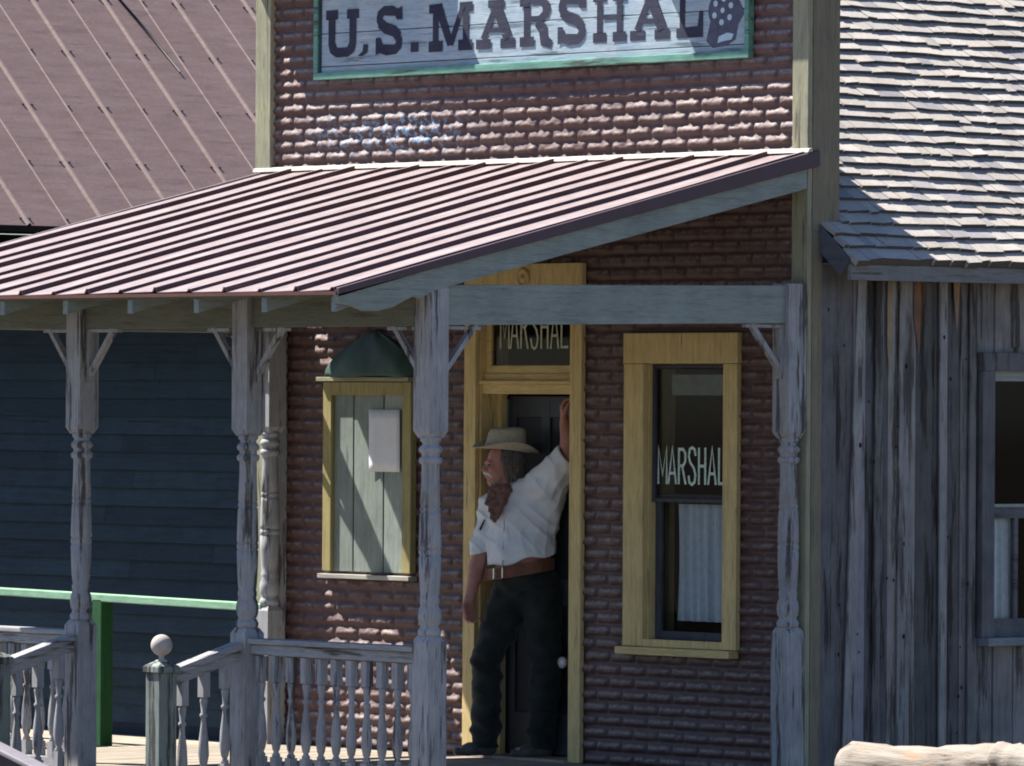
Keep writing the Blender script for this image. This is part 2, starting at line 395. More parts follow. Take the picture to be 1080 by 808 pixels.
# the door itself, dark panelled leaf standing part open inside
DARKD = simple('dark_door_paint', (.028, .03, .036), .5, .4)
b = MB(); b.box(DX0+.02, DX1-.02, .20, .235, .02, 2.02)
dl = part('door_leaf', b, DARKD, office, .003)
b = MB()
for xa, xb in ((DX0+.02, DX0+.1), (.04, .11), (DX1-.1, DX1-.02)): b.box(xa, xb, .185, .201, .02, 2.02)
for za, zb in ((.02, .25), (.85, 1.0), (1.9, 2.02)): b.box(DX0+.1, DX1-.1, .187, .2005, za, zb)
part('stile', b, simple('dark_door_stiles', (.045, .05, .06), .45, .4), dl, .003)
b = MB(); px_ = PY(534, 430, .17); b.box(px_[0]-.022, px_[0]+.012, .160, .184, 1.05, 2.0)
part('door_edge_strip', b, simple('grey_blue_strip', (.22, .27, .28), .4, .4), dl, .003)
kx = PY(593, 699, .14); b = MB()
b.lathe([(.0, 0), (.012, 0), (.012, .02), (.026, .028), (.034, .042), (.030, .056), (.016, .064), (0, .066)], 20)
me = b.mesh('door_knob', simple('white_porcelain', (.8, .78, .74), .15, .6, .03), True)
me.transform(Matrix.Translation((kx[0], .185, kx[2])) @ Matrix.Rotation(math.radians(90), 4, 'X')); part('door_knob', me, None, dl)
b = MB(); b.box(DX0, DX1, -.06, .22, -.02, .012); part('threshold', b, wood('worn_sill', (.45, .38, .3), (.35, .3, .25), (.2, .16, .12), 'x', .4), df, .004)

# ---- right window
win = None
b = MB(); b.box(.968, WX0, -.034, 0, .66, 2.198); b.box(WX1, 1.876, -.034, 0, .66, 2.198); b.box(.965, 1.88, -.036, 0, 2.2, 2.365)
win = part('window', b, DOORO, office, .004, label='ochre framed sash window with lettering and white curtains')
b = MB(); b.box(.95, 1.865, -.075, .0, .615, .657); part('sill', b, OCHRE('x'), win, .004)
b = MB(); b.box(WX0-.002, WX0+.012, .0, .19, WZ0, WZ1); b.box(WX1-.012, WX1+.002, .0, .19, WZ0, WZ1); b.box(WX0, WX1, 0, .19, WZ1-.002, WZ1+.012); b.box(WX0, WX1, -.03, .19, WZ0-.04, WZ0)
part('jamb', b, OCHRE('z'), win)
SASH = wood('dark_grey_sash', (.10, .10, .115), (.07, .07, .085), (.05, .05, .05), 'z', .2)
zm = PY(725, 526, .1)[2]
b = MB(); frame_boxes(b, WX0+.012, WX1-.012, zm-.02, WZ1-.005, .022, .02, .045); part('upper_sash', b, SASH, win, .003)
b = MB(); frame_boxes(b, WX0+.012, WX1-.012, WZ0, zm+.025, .045, .048, .08); part('lower_sash', b, SASH, win, .003)
b = MB(); b.add([(WX0+.04, .036, zm+.01), (WX1-.04, .036, zm+.01), (WX1-.04, .036, WZ1-.03), (WX0+.04, .036, WZ1-.03)], [(0, 1, 2, 3)]); part('glass', b, GLASS, win)
b = MB(); b.add([(WX0+.05, .066, WZ0+.04), (WX1-.05, .066, WZ0+.04), (WX1-.05, .066, zm-.0), (WX0+.05, .066, zm-.0)], [(0, 1, 2, 3)]); part('glass', b, GLASS, win)
a0 = PY(693.5, 490, .032)
paint_thin('MARSHAL', a0[0], PY(767, 490, .032)[0], PY(725, 511, .032)[2], PY(725, 472, .032)[2], .0325, MINTL, win, .016)
bl = MB(); bl.box(WX0+.09, WX1-.02, .095, .10, PY(730, 417, .15)[2], WZ1-.06); part('blind', bl, simple('grey_blind', (.34, .36, .36), .8, .2), win)
def curtain(x0, x1, z0, z1, yy, mat, parent, amp=.018, nf=9, axis='x'):
    nx, nz = 90, 24; vs = []; fs = []
    for j in range(nz+1):
        for i in range(nx+1):
            t = i/nx; s = j/nz; xx = x0+(x1-x0)*t; zz = z0+(z1-z0)*s
            d = amp*(math.sin(t*nf*6.28+1.2*math.sin(t*9)+.4*math.sin(s*3))+.4*math.sin(t*nf*14+2*s))*(.6+.4*(1-s))
            vs.append((xx, yy+d, zz) if axis == 'x' else (yy+d, xx, zz))
    for j in range(nz):
        for i in range(nx): fs.append((j*(nx+1)+i, j*(nx+1)+i+1, (j+1)*(nx+1)+i+1, (j+1)*(nx+1)+i))
    m_ = MB(); m_.add(vs, fs); return part('curtain', m_, mat, parent, smooth=True)
CUR = simple('lace_curtain', (.82, .87, .92), .9, .1, .1, 25)
curtain(WX0+.10, WX1-.09, WZ0+.1, zm-.03, .135, CUR, win, .022, 5)

# ---- boarded window
b = MB(); fw = .075
frame_boxes(b, BX0, BX1, BZ0+.02, BZ1, fw, -.045, .0, False)
BFR = wood('yellowed_frame_paint', (.44, .37, .16), (.35, .30, .14), (.2, .16, .09), 'z', .2)
bwn = part('boarded_window', b, BFR, office, .004, label='window opening closed with grey green boards')
GB = wood('grey_green_boards', (.33, .38, .34), (.25, .29, .26), (.12, .14, .12), 'z', .35, tone=True)
b = MB(); xs = [BX0+fw, BX0+.25, BX0+.515, BX1-fw]
for i in range(3):
    b.ct = (.86, .95, 1.15)[i]; b.box(xs[i]+.004, xs[i+1]-.004, -.022+.003*i, .0+.003*i, BZ0+.02, BZ1-fw)
part('board', b, GB, bwn, .002)
b = MB(); b.box(BX0-.02, BX1+.01, -.065, .0, BZ0-.022, BZ0+.004); part('sill', b, wood('pale_sill', (.5, .48, .42), (.4, .38, .34), (.2, .18, .15), 'x', .3), bwn, .003)
b = MB(); b.box(BX0-.03, BX1+.01, -.075, .0, BZ1+.004, BZ1+.028); part('head_ledge', b, TRIM('x'), bwn, .003)
# dark green hood over the window
HOOD = simple('dark_green_canvas', (.045, .085, .075), .6, .4, .3, 8., 0, .3)
hx0, hx1 = PY(350, 395)[0]-.01, BX1+.01; hz0 = BZ1+.03; hz1 = PY(387, 349)[2]
nu, nv = 30, 12; vs = []; fs = []
for j in range(nv+1):
    s = j/nv
    for i in range(nu+1):
        t = i/nu; a = math.pi*t
        k = 1-s
        cx_ = (hx0+hx1)/2+.03*s; rx = (hx1-hx0)/2
        xx = cx_-rx*math.cos(a)*(1-.92*s**2.0); yy = -.015-(.085*math.sin(a)**.6)*(1-.85*s**1.8)
        zz = hz0+(hz1-hz0)*s+.006*math.sin(t*13+s*4)*(1-s)
        vs.append((xx, yy-.006*math.sin(t*17+s*5), zz))
for j in range(nv):
    for i in range(nu): fs.append((j*(nu+1)+i, j*(nu+1)+i+1, (j+1)*(nu+1)+i+1, (j+1)*(nu+1)+i))
b = MB(); b.add(vs, fs); ho = part('window_hood', b, HOOD, bwn, smooth=True)
ho.modifiers.new('solid', 'SOLIDIFY').thickness = .006
# paper notice
pa, pb = PY(390, 432, -.03), PY(422, 498, -.03)
b = MB(); nn = 6; vs = []; fs = []
for j in range(nn+1):
    for i in range(nn+1):
        t, s = i/nn, j/nn; vs.append((pa[0]+(pb[0]-pa[0])*t, -.026-.008*abs(t-.5)**2*4-.004*s*s, pb[2]+(pa[2]-pb[2])*s))
for j in range(nn):
    for i in range(nn): fs.append((j*(nn+1)+i, j*(nn+1)+i+1, (j+1)*(nn+1)+i+1, (j+1)*(nn+1)+i))
b.add(vs, fs)
o = part('paper_notice', b, simple('white_paper', (.72, .72, .74), .8, .2, .05), None, smooth=True); tag(o, 'white blank paper notice pinned to the grey green boards of the closed window', 'notice')
o.modifiers.new('solid', 'SOLIDIFY').thickness = .0012

# ------------------------------------------------------------------ sign board
sgx0, sgx1 = PY(331, 84, -.04)[0], PY(790, 63, -.04)[0]; sgz0 = 3.835; sgz1 = 4.40
sign = thing('sign_board', 'white wooden sign, skylight blue in its colour, in a mint green frame reading U.S. MARSHAL', 'sign', ((sgx0+sgx1)/2, -.02, sgz0))
SGN = wood('skylit_white_sign_paint', (.36, .48, .58), (.47, .56, .62), (.18, .25, .30), 'x', .45, tone=True)  # white paint, the blue of the skylight mixed into its colour
b = MB(); zc = [sgz0+.03, sgz0+.075, sgz0+.265, sgz1-.03]
for i in range(3):
    b.ct = (.95, 1., 1.04)[i]; b.box(sgx0+.04, sgx1-.03, -.026+.001*i, -.002, zc[i]+.002, zc[i+1]-.003)
part('sign_panel', b, SGN, sign, .002)
b = MB(); wf = .04
b.box(sgx0, sgx1, -.046, -.004, sgz0, sgz0+wf); b.box(sgx0, sgx1, -.046, -.004, sgz1-wf, sgz1); b.box(sgx0, sgx0+wf-.006, -.046, -.004, sgz0+wf, sgz1-wf); b.box(sgx1-wf+.006, sgx1, -.046, -.004, sgz0+wf, sgz1-wf)
part('sign_frame', b, MINT('x'), sign, .003)
b = MB(); b.box(sgx0+wf-.006, sgx0+wf+.012, -.034, -.004, sgz0+wf, sgz1-wf); part('inner_edge', b, simple('dark_teal_edge', (.03, .06, .07), .7, .2), sign)
LET = wood('faded_navy_letter_paint', (.035, .038, .07), (.055, .06, .095), (.25, .33, .40), 'x', .3)
zb = PY(365, 60, -.03)[2]; ch = PY(365, 10, -.03)[2]-zb
lm = MB(); _k = [0]
def LF(x0, x1):
    def fn(u, v, k): return (x0+u*(x1-x0), -.0275-k, zb+v*ch)
    return fn
def poly(fn, pts):
    _k[0] = (_k[0]+1) % 7; lm.add([fn(u, v, _k[0]*.0004) for u, v in pts], [tuple(range(len(pts)))])
def rect(fn, a, b_, c, d_): poly(fn, [(a, c), (b_, c), (b_, d_), (a, d_)])
def strk(fn, pts, wds): _k[0] = (_k[0]+1) % 7; strokes_letter(lm, pts, [q*1.2 for q in wds], fn, _k[0]*.0004)
def letter(c, p0, p1):
    xx0, xx1 = PY(p0, 40, -.03)[0], PY(p1, 40, -.03)[0]; f = LF(xx0, xx1); sr = .20
    if c == 'U':
        for a in (.0, .64): rect(f, a, a+.36, 1-sr, 1)
        strk(f, [(.18, 1-sr), (.18, .30), (.24, .14)], [.17, .17, .2]); strk(f, [(.82, 1-sr), (.82, .30), (.76, .14)], [.17, .17, .2])
        poly(f, [(.10, .28), (.16, .08), (.32, 0), (.68, 0), (.84, .08), (.90, .28), (.74, .24), (.66, .2), (.34, .2), (.26, .24)])
    if c == 'S':
        poly(f, [(.02, .78), (.08, .92), (.3, 1.02), (.62, 1.02), (.82, .95), (.98, 1.0), (1, .72), (.8, .72), (.72, .8), (.3, .82), (.2, .74), (.24, .64), (.1, .58)])
        poly(f, [(.24, .66), (.10, .60), (.02, .72), (.22, .78)])
        strk(f, [(.14, .68), (.35, .56), (.7, .48), (.88, .34)], [.2, .2, .2, .22])
        poly(f, [(.0, .0), (.0, .36), (.18, .36), (.26, .22), (.72, .2), (.78, .28), (.76, .42), (.9, .44), (1, .3), (.96, .12), (.76, .0), (.4, -.02), (.16, .04)])
    if c == 'M':
        for a in (.0, .68): rect(f, a, a+.32, 0, .22)
        poly(f, [(.0, .98), (.30, 1), (.30, .8), (.0, .8)]); poly(f, [(1, 1), (.70, 1), (.70, .8), (1, .8)])
        rect(f, .09, .22, .22, .8); rect(f, .78, .91, .22, .8); strk(f, [(.22, .93), (.5, .12)], [.14, .12]); strk(f, [(.78, .93), (.5, .12)], [.08, .1])
    if c == 'A':
        for a in (.0, .62): rect(f, a, a+.38, 0, .2)
        rect(f, .3, .72, .84, 1); strk(f, [(.5, .86), (.18, .2)], [.12, .12]); strk(f, [(.52, .86), (.82, .2)], [.2, .2]); rect(f, .26, .72, .33, .43)
    if c == 'R':
        rect(f, .0, .46, 0, .2); rect(f, .0, .3, .82, 1); rect(f, .12, .32, .2, .82)
        poly(f, [(.3, 1), (.72, 1), (.92, .9), (.98, .74), (.9, .58), (.7, .5), (.3, .5), (.3, .62), (.6, .62), (.72, .7), (.72, .8), (.6, .87), (.3, .87)])
        strk(f, [(.55, .5), (.74, .34), (.78, .1), (1.02, .02)], [.18, .22, .2, .14])
    if c == 'H':
        for a in (.0, .60):
            rect(f, a, a+.40, 0, .2); rect(f, a, a+.40, .82, 1); rect(f, a+.12, a+.28, .2, .82)
        rect(f, .28, .72, .46, .56)
    if c == 'L':
        rect(f, .0, .42, .84, 1); rect(f, .12, .32, .2, .84); poly(f, [(0, 0), (1, 0), (1, .52), (.86, .52), (.8, .22), (0, .2)])
    if c == '.':
        rect(f, .1, .9, .02, .22)
    if c == ',':
        poly(f, [(.3, .0), (.9, .06), (1, .24), (.4, .24), (.3, .1), (-.4, .0)])
for c, a, e in (('U', 343.5, 378), (',', 380, 388), ('S', 396, 424), ('.', 432, 442), ('M', 452, 498), ('A', 502, 543), ('R', 548, 581), ('S', 588, 617), ('H', 625, 660), ('A', 664, 706), ('L', 713, 741)):
    letter(c, a, e)
part('lettering', lm, LET, sign, label='faded navy slab capitals U.S. MARSHAL')
# painted emblem at the right end: round drum with holes over a curled stock
em = MB(); c0 = PY(762, 11, -.03); ring = lambda cx, cz, rx, rz, k, n=24: em.add([(cx+rx*math.cos(i*6.2832/n), -.0280-k, cz+rz*math.sin(i*6.2832/n)) for i in range(n)], [tuple(range(n))])
ring(c0[0], c0[2], .115, .105, 0)
em.add([(c0[0]+dx, -.0276, c0[2]+dz) for dx, dz in ((-.10, -.06), (-.13, -.16), (-.08, -.2), (.03, -.19), (.10, -.16), (.12, -.08), (.17, -.02), (.12, .06))], [tuple(range(8))])
em.cm = 1
for i in range(6): ring(c0[0]+.07*math.cos(i*1.047+.4), c0[2]+.064*math.sin(i*1.047+.4), .018, .017, .0012, 12)
ring(c0[0], c0[2], .016, .015, .0012, 12)
em.add([(c0[0]+dx, -.0296, c0[2]+dz) for dx, dz in ((-.04, -.175), (-.03, -.14), (.04, -.12), (.09, -.13), (.07, -.16), (.01, -.165))], [tuple(range(6))])
part('emblem', em, [simple('grey_navy_emblem_paint', (.09, .10, .15), .7, .2, .3, 20), simple('pale_blue_paint_marks', (.45, .6, .7), .7, .2, .2, 20)], sign)

# ------------------------------------------------------------------ porch
porch = thing('porch', 'timber front porch with turned lilac grey posts and a red ribbed metal lean to roof', 'porch', (.1, -1.3, 0))
# deck
b = MB(); xx = XLt
PD = wood('porch_deck_boards', (.40, .34, .27), (.32, .28, .23), (.2, .16, .12), 'y', .35, tone=True)
while xx < 2.40:
    b.ct = random.uniform(.8, 1.1); b.box(xx, min(xx+.115, 2.43), -2.70, -.034, -.035, random.uniform(-.003, 0)); xx += .12
part('deck', b, PD, porch, .003)
b = MB(); b.box(XLt, 2.42, -2.66, -2.62, GZ, -.037); b.box(2.38, 2.42, -2.61, -.04, GZ, -.037); b.box(XLt, XLt+.04, -2.61, -.04, GZ, -.037)
part('skirt', b, OLDW('x'), porch)
b = MB()
for i in range(3): b.box(-.46, .80, -2.72-.3*(i+1), -2.72-.3*i+.02, -.17*(i+1)-.04, -.17*(i+1)); b.box(-.46, .80, -2.70-.3*(i+1)+.28, -2.70-.3*(i+1)+.30, -.17*(i+1)-.17, -.17*(i+1)-.045)
part('steps', b, PD, porch, .004)

# roof
ZW, ZE, YE = 3.315, 2.535, -3.27
RX0, RX1 = -2.175, XRt+.0
def rz(y): return ZW+(ZE-ZW)*(y/YE)
ROOF = None
def metal(name, c1, c2, c3, rough=.35, spec=.5):
    t = NT(name); v = t.coord((1, 1, 1)); v2 = t.coord((6, 1.2, 6)); n = t.noise(v2, 2.2, 5, .6); n2 = t.noise(v, 35, 4, .65)
    c = t.ramp(n, [(.3, c1), (.55, c2), (.8, c3)]); c = t.mix(.4, c, t.ramp(n2, [(.3, (.55, .53, .52)), (.7, (1, 1, 1))]), 'MULTIPLY'); n3 = t.noise(t.coord((9, .8, 9)), 3., 6, .7); c = t.mix(t.ramp(n3, [(.56, (0, 0, 0)), (.7, (.7, .7, .7))]), c, tuple(q*.62 for q in c1))
    t.bump(n, .25, .006); return t.fin(c, rough, spec)
ROOFM = metal('faded_red_roof_metal', (.24, .18, .185), (.305, .25, .255), (.38, .33, .33), .55, .25)
RIB_SHADE = metal('rib_shade_metal', (.06, .026, .032), (.085, .036, .042), (.13, .07, .075), .45, .4)  # dark for the shaded side of the ribs, shade put into the colour
b = MB(); pitch = .146*2
prof = []
nr = 16; sp = (RX1-RX0)/nr
for i in range(nr):
    x0 = RX0+i*sp; h = .026 if i % 2 == 0 else .017
    prof += [(x0, 0, 0), (x0+sp-.050, .004, 0), (x0+sp-.036, h, 0), (x0+sp-.014, h, 0), (x0+sp-.008, 0, 1)]
prof.append((RX1, 0, 0))
ny = 12
for j in range(ny):
    ya, yb = YE+(-.0-YE)*j/ny-.0, YE+(-YE)*(j+1)/ny
    if j == ny-1: yb = -.03
    for i in range(len(prof)-1):
        p0, p1 = prof[i], prof[i+1]
        b.cm = 1 if prof[i+1][2] == 1 else 0  # only the right side of each rib takes the painted shade
        wob = lambda x, y: .003*math.sin(x*3.1+y*2.3)
        b.add([(p0[0], ya, rz(ya)+p0[1]+wob(p0[0], ya)), (p1[0], ya, rz(ya)+p1[1]+wob(p1[0], ya)), (p1[0], yb, rz(yb)+p1[1]+wob(p1[0], yb)), (p0[0], yb, rz(yb)+p0[1]+wob(p0[0], yb))], [(0, 1, 2, 3)])
b.cm = 1
roof = part('porch_roof', b, [ROOFM, RIB_SHADE], porch)
m_ = roof.modifiers.new('solid', 'SOLIDIFY'); m_.thickness = .004; m_.offset = -1
# drip edge along the eave and the dark edge of the right and left rakes
b = MB(); b.box(RX0-.005, RX1+.005, YE-.004, YE+.012, ZE-.022, ZE-.004)
part('eave_edge', b, simple('rusty_red_edge', (.12, .05, .04), .6, .3), roof)
RAKD = simple('dark_plum_edge_metal', (.075, .045, .06), .5, .4)
b = MB(); b.hexa([(RX1+.002, YE, ZE-.02), (RX1+.026, YE, ZE-.02), (RX1+.026, .03, ZW-.07), (RX1+.002, .03, ZW-.07), (RX1+.002, YE, ZE+.012), (RX1+.026, YE, ZE+.012), (RX1+.026, .03, ZW+.016), (RX1+.002, .03, ZW+.016)])
part('rake_edge', b, RAKD, roof, .003)
b = MB(); b.bar((RX0-.008, YE, ZE-.012), (RX0-.008, -.03, ZW-.012), .014, .03); part('rake_edge', b, ROOFM, roof)
# sheathing
b = MB(); b.hexa([(RX0, YE+.02, ZE-.03), (RX1, YE+.02, ZE-.03), (RX1, -.04, ZW-.035), (RX0, -.04, ZW-.035), (RX0, YE+.02, ZE-.012), (RX1, YE+.02, ZE-.012), (RX1, -.04, ZW-.013), (RX0, -.04, ZW-.013)])
part('sheathing', b, SHADE_SAGE('x'), roof)
# rafters with tails
for i in range(9):
    xr = RX1-.35-.553*i
    if i > 0 and xr < RX0+.05: break
    xx = xr+.30 if i == 0 else xr+.30
    b = MB(); hh = .10
    b.add([(xx-.02, YE+.03, ZE-.105), (xx+.02, YE+.03, ZE-.105), (xx+.02, YE+.03, ZE-.032), (xx-.02, YE+.03, ZE-.032),
           (xx-.02, -.05, ZW-.13), (xx+.02, -.05, ZW-.13), (xx+.02, -.05, ZW-.037), (xx-.02, -.05, ZW-.037),
           (xx-.02, YE+.10, ZE-.085), (xx+.02, YE+.10, ZE-.085)],
          [(0, 1, 2, 3), (8, 9, 1, 0), (4, 5, 9, 8), (7, 6, 5, 4), (3, 2, 6, 7), (1, 9, 5, 6, 2), (0, 3, 7, 4, 8)])
    part('rafter', b, SAGE('y'), roof)
# rake board with the scalloped foot
def rb(u, v, d): return (d, u, v)
pts = []
ys0 = YE+.0
zt = lambda y: rz(y)-.018-.05*((y-YE)/-YE)
pts = [(YE+.0, zt(YE)), (-.04, zt(-.04)), (-.04, zt(-.04)-.115)]
low = lambda y: zt(y)-.115
pts += [(-2.3, low(-2.3)), (-2.62, low(-2.62)-.004), (-2.72, low(-2.72)-.022), (-2.76, low(-2.76)-.002), (-2.82, low(-2.82)-.012), (-2.90, low(-2.9)-.03), (-3.0, low(-3.0)-.028), (-3.08, low(-3.08)-.01), (-3.16, low(-3.16)+.03), (-3.24, low(-3.24)+.06)]
b = MB(); b.prism(pts, rb, RX1-.03, RX1+.0); part('rake_board', b, SAGE('y'), roof, .003)
b = MB(); b.bar((RX0+.015, YE+.05, ZE-.055), (RX0+.015, -.05, ZW-.055), .03, .05); part('rake_board', b, SAGE('y'), roof, .003)

# beams
ZB = 2.365
b = MB(); b.box(-2.0, 2.36, YP-.03, YP+.03, ZB, ZB+.215); part('front_beam', b, SHADE_SAGE('x'), porch, .004)
b = MB()
x4 = 2.353
b.hexa([(x4-.03, YP+.05, ZB+.005), (x4+.035, YP+.05, ZB+.005), (x4+.035, -.16, ZB+.045), (x4-.03, -.16, ZB+.045), (x4-.03, YP+.05, ZB+.21), (x4+.035, YP+.05, ZB+.21), (x4+.035, -.16, ZB+.245), (x4-.03, -.16, ZB+.245)])
part('side_beam', b, SAGE('y'), porch, .004)
b = MB(); b.box(-2.10, -2.04, YP+.05, -.16, ZB+.01, ZB+.21); part('side_beam', b, SAGE('y'), porch, .004)

# posts
def post_mesh(top, s=.125):
    b = MB(); h = s/2
    def block(z0, z1, c0, c1):
        ring = []
        zs = ([z0, z0+c0] if c0 else [z0])+([z1-c1, z1] if c1 else [z1]); rr = ([.72, 1] if c0 else [1])+([1, .72] if c1 else [1])
        for z, k in zip(zs, rr):
            ring.append([(-h*k, -h*k, z), (h*k, -h*k, z), (h*k, h*k, z), (-h*k, h*k, z)])
        vs = [p_ for r_ in ring for p_ in r_]; n = len(ring); fs = [(3, 2, 1, 0), tuple(4*(n-1)+i for i in range(4))]
        for i in range(n-1):
            for k in range(4): fs.append((4*i+k, 4*i+(k+1) % 4, 4*(i+1)+(k+1) % 4, 4*(i+1)+k))
        b.add(vs, fs)
    block(-.0, .80, 0, .03); block(1.80, top, .035, 0)
    P = [(.046, .795), (.058, .805), (.060, .825), (.050, .84), (.046, .85), (.055, .865), (.060, .90), (.056, .93), (.046, .955), (.050, .97), (.050, .985), (.046, .995),
         (.050, 1.03), (.055, 1.12), (.057, 1.2), (.053, 1.203), (.053, 1.21), (.057, 1.213), (.057, 1.235), (.053, 1.238), (.053, 1.245), (.057, 1.248),
         (.057, 1.27), (.053, 1.4), (.052, 1.42), (.048, 1.423), (.048, 1.43), (.052, 1.433), (.051, 1.45), (.048, 1.453), (.048, 1.46), (.051, 1.463), (.047, 1.56), (.045, 1.66), (.046, 1.665),
         (.058, 1.675), (.060, 1.69), (.056, 1.70), (.046, 1.705), (.046, 1.72), (.058, 1.73), (.060, 1.745), (.052, 1.757), (.042, 1.765), (.042, 1.775), (.052, 1.785), (.054, 1.805)]
    k0 = len(b.f); b.lathe(P, 24)
    me = b.mesh('post', POSTW('z')); 
    for i, p_ in enumerate(me.polygons):
        if i >= k0 and len(p_.vertices) == 4: p_.use_smooth = True
    return me
PM = post_mesh(2.56); PMW = post_mesh(2.62)
def bracket(parent, px, py, dx, dy, bot=ZB, L=.24):
    """curved brace from the post side out to the beam"""
    b = MB(); N = 10; inn = []; out = []
    for i in range(N+1):
        t = i/N; a = t*math.pi/2
        # shallow concave arc between (0,-L*1.15) and (L,0)
        u = L*t+.02*math.sin(math.pi*t)*-1; v = -L*1.15*(1-t)+.0*t-.0+.026*math.sin(math.pi*t)*-1+.0
        u2 = u+.0; inn.append((u, v)); d = Vector((L, L*1.15)).normalized(); nrm = Vector((-d.y, d.x)); out.append((u+nrm.x*.026, v+nrm.y*.026))
    for k in range(N):
        q = [inn[k], inn[k+1], out[k+1], out[k]]
        f = lambda u, v, d: (px+dx*(.06+u)+dy*d, py+dy*(.06+u)+dx*d, bot+v)
        b.add([f(*q[i], -.018) for i in range(4)]+[f(*q[i], .018) for i in range(4)], [(3, 2, 1, 0), (4, 5, 6, 7), (0, 1, 5, 4), (2, 3, 7, 6), (1, 2, 6, 5), (3, 0, 4, 7)])
    # flat strips along the post and under the beam
    f = lambda u, v, d: (px+dx*(.06+u)+dy*d, py+dy*(.06+u)+dx*d, bot+v)
    b.hexa([f(0, -L*1.2, -.016), f(.018, -L*1.2, -.016), f(.018, -L*1.2, .016), f(0, -L*1.2, .016), f(0, -.02, -.016), f(.018, -.02, -.016), f(.018, -.02, .016), f(0, -.02, .016)])
    b.hexa([f(0, -.02, -.016), f(L+.03, -.02, -.016), f(L+.03, -.02, .016), f(0, -.02, .016), f(0, -.002, -.016), f(L+.03, -.002, -.016), f(L+.03, -.002, .016), f(0, -.002, .016)])
    return part('bracket', b, POSTW('z'), parent, .002)
PXS = [-1.98, -.545, .885, 2.356]
posts = []
for i, px_ in enumerate(PXS):
    p_ = part('post', PM, None, porch, loc=(px_, YP, 0)); posts.append(p_)
    if i > 0: bracket(p_, px_, YP, -1, 0)
    if i < 3: bracket(p_, px_, YP, 1, 0)
bracket(posts[3], PXS[3], YP, 0, 1, ZB+.004)
WXL = float(PY(285, 500, -.10)[0])
b = MB(); b.box(WXL-.03, WXL+.03, -.085, -.0, .0, 3.1); part('added_shade_board', b, POSTW('z'), porch)  # board added behind the half-post to throw shade on the brick
for wx in (WXL, 2.353):
    p_ = part('post', PMW, None, porch, loc=(wx, -.10, 0), label='turned post set against the %s corner of the brick front' % ('left' if wx < 0 else 'right'))
    bracket(p_, wx, -.10, 0, -1, ZB+(.04 if wx > 0 else .008))

# railings
def baluster_mesh(h=.60):
    b = MB(); s = .023
    b.box(-s, s, -s, s, h-.13, h); b.box(-s, s, -s, s, 0, .08)
    b.lathe([(.020, .078), (.023, .09), (.013, .105), (.020, .12), (.029, .17), (.025, .25), (.015, .33), (.013, .36), (.021, .37), (.021, .38), (.013, .39), (.019, .44), (.022, h-.145), (.019, h-.128)], 12)
    me = b.mesh('baluster', POSTW('z'))
    for p_ in me.polygons:
        if p_.index > 11 and len(p_.vertices) == 4: p_.use_smooth = True
    return me
BALM = baluster_mesh()
def railing(x0, x1, n, ztop, first=None):
    b = MB(); b.box(x0, x1, YP-.055, YP+.055, ztop-.028, ztop); b.box(x0, x1, YP-.03, YP+.03, ztop-.085, ztop-.030)
    b2 = MB(); b2.box(x0, x1, YP-.025, YP+.025, ztop-.75, ztop-.69)
    t = part('railing', b, POSTW('x'), porch, .006)
    part('bottom_rail', b2, POSTW('x'), t, .004)
    sp = (x1-x0)/(n+.0)
    for i in range(n):
        part('baluster', BALM, None, t, loc=(x0+sp*(i+.5), YP, ztop-.69), bev=.0)
ZR = PY(345, 677, YP)[2]
railing(.885+.063, 2.356-.063, 11, ZR)
railing(-1.98+.063, -.545-.063, 11, ZR-.0)

# newels and sloping stair rails
def newel_mesh(b, s, zt, ball):
    h = s/2
    b.box(-h, h, -h, h, GZ+.0, zt-.045); b.box(-h-.012, h+.012, -h-.012, h+.012, zt-.045, zt-.012)
    b.hexa([(-h-.012, -h-.012, zt-.0118), (h+.012, -h-.012, zt-.0118), (h+.012, h+.012, zt-.0118), (-h-.012, h+.012, zt-.0118), (-.03, -.03, zt+.012), (.03, -.03, zt+.012), (.03, .03, zt+.012), (-.03, .03, zt+.012)])
NEW = wood('weathered_pale_green_newel', (.27, .32, .29), (.20, .235, .22), (.07, .07, .07), 'z', .8)
NY = -3.155
zn = PX(176, 700, .885)[2]
for nx_, ball in ((.885, True), (-.545, False)):
    b = MB(); newel_mesh(b, .115, zn, ball)
    nw = part('newel_post', b, NEW, porch, .004, loc=(nx_, NY, 0), label='square newel with a round ball finial at the foot of the stair rail' if ball else 'square newel without a finial')
    if ball:
        b = MB(); r_ = .056; pr = [(.034, 0), (.034, .008), (.016, .016), (.013, .032), (.022, .038)]
        for k in range(1, 15):
            a = -math.pi/2+.42+(math.pi-.42)*k/14; pr.append((max(r_*math.cos(a), .0005), .088+r_*math.sin(a)))
        b.lathe(pr, 28); part('ball_finial', b, wood('pale_ball_paint', (.52, .47, .43), (.44, .40, .38), (.3, .25, .22), 'z', .2), nw, smooth=True, loc=(nx_, NY, zn+.008))
    # sloping rail
    b = MB(); za, zb_ = ZR-.02, zn-.03
    b.bar((nx_, YP-.06, za-.018), (nx_, NY+.055, zb_-.018), .085, .04); b.bar((nx_, YP-.06, za-.065), (nx_, NY+.055, zb_-.065), .05, .05)
    sr_ = part('stair_rail', b, POSTW('y'), porch, .006)
    for k in range(3):
        t = (k+.6)/3.2; yy = YP-.06+(NY+.055-YP+.06)*t; part('baluster', BALM, None, sr_, loc=(nx_, yy, za+(zb_-za)*t-.085-.60))

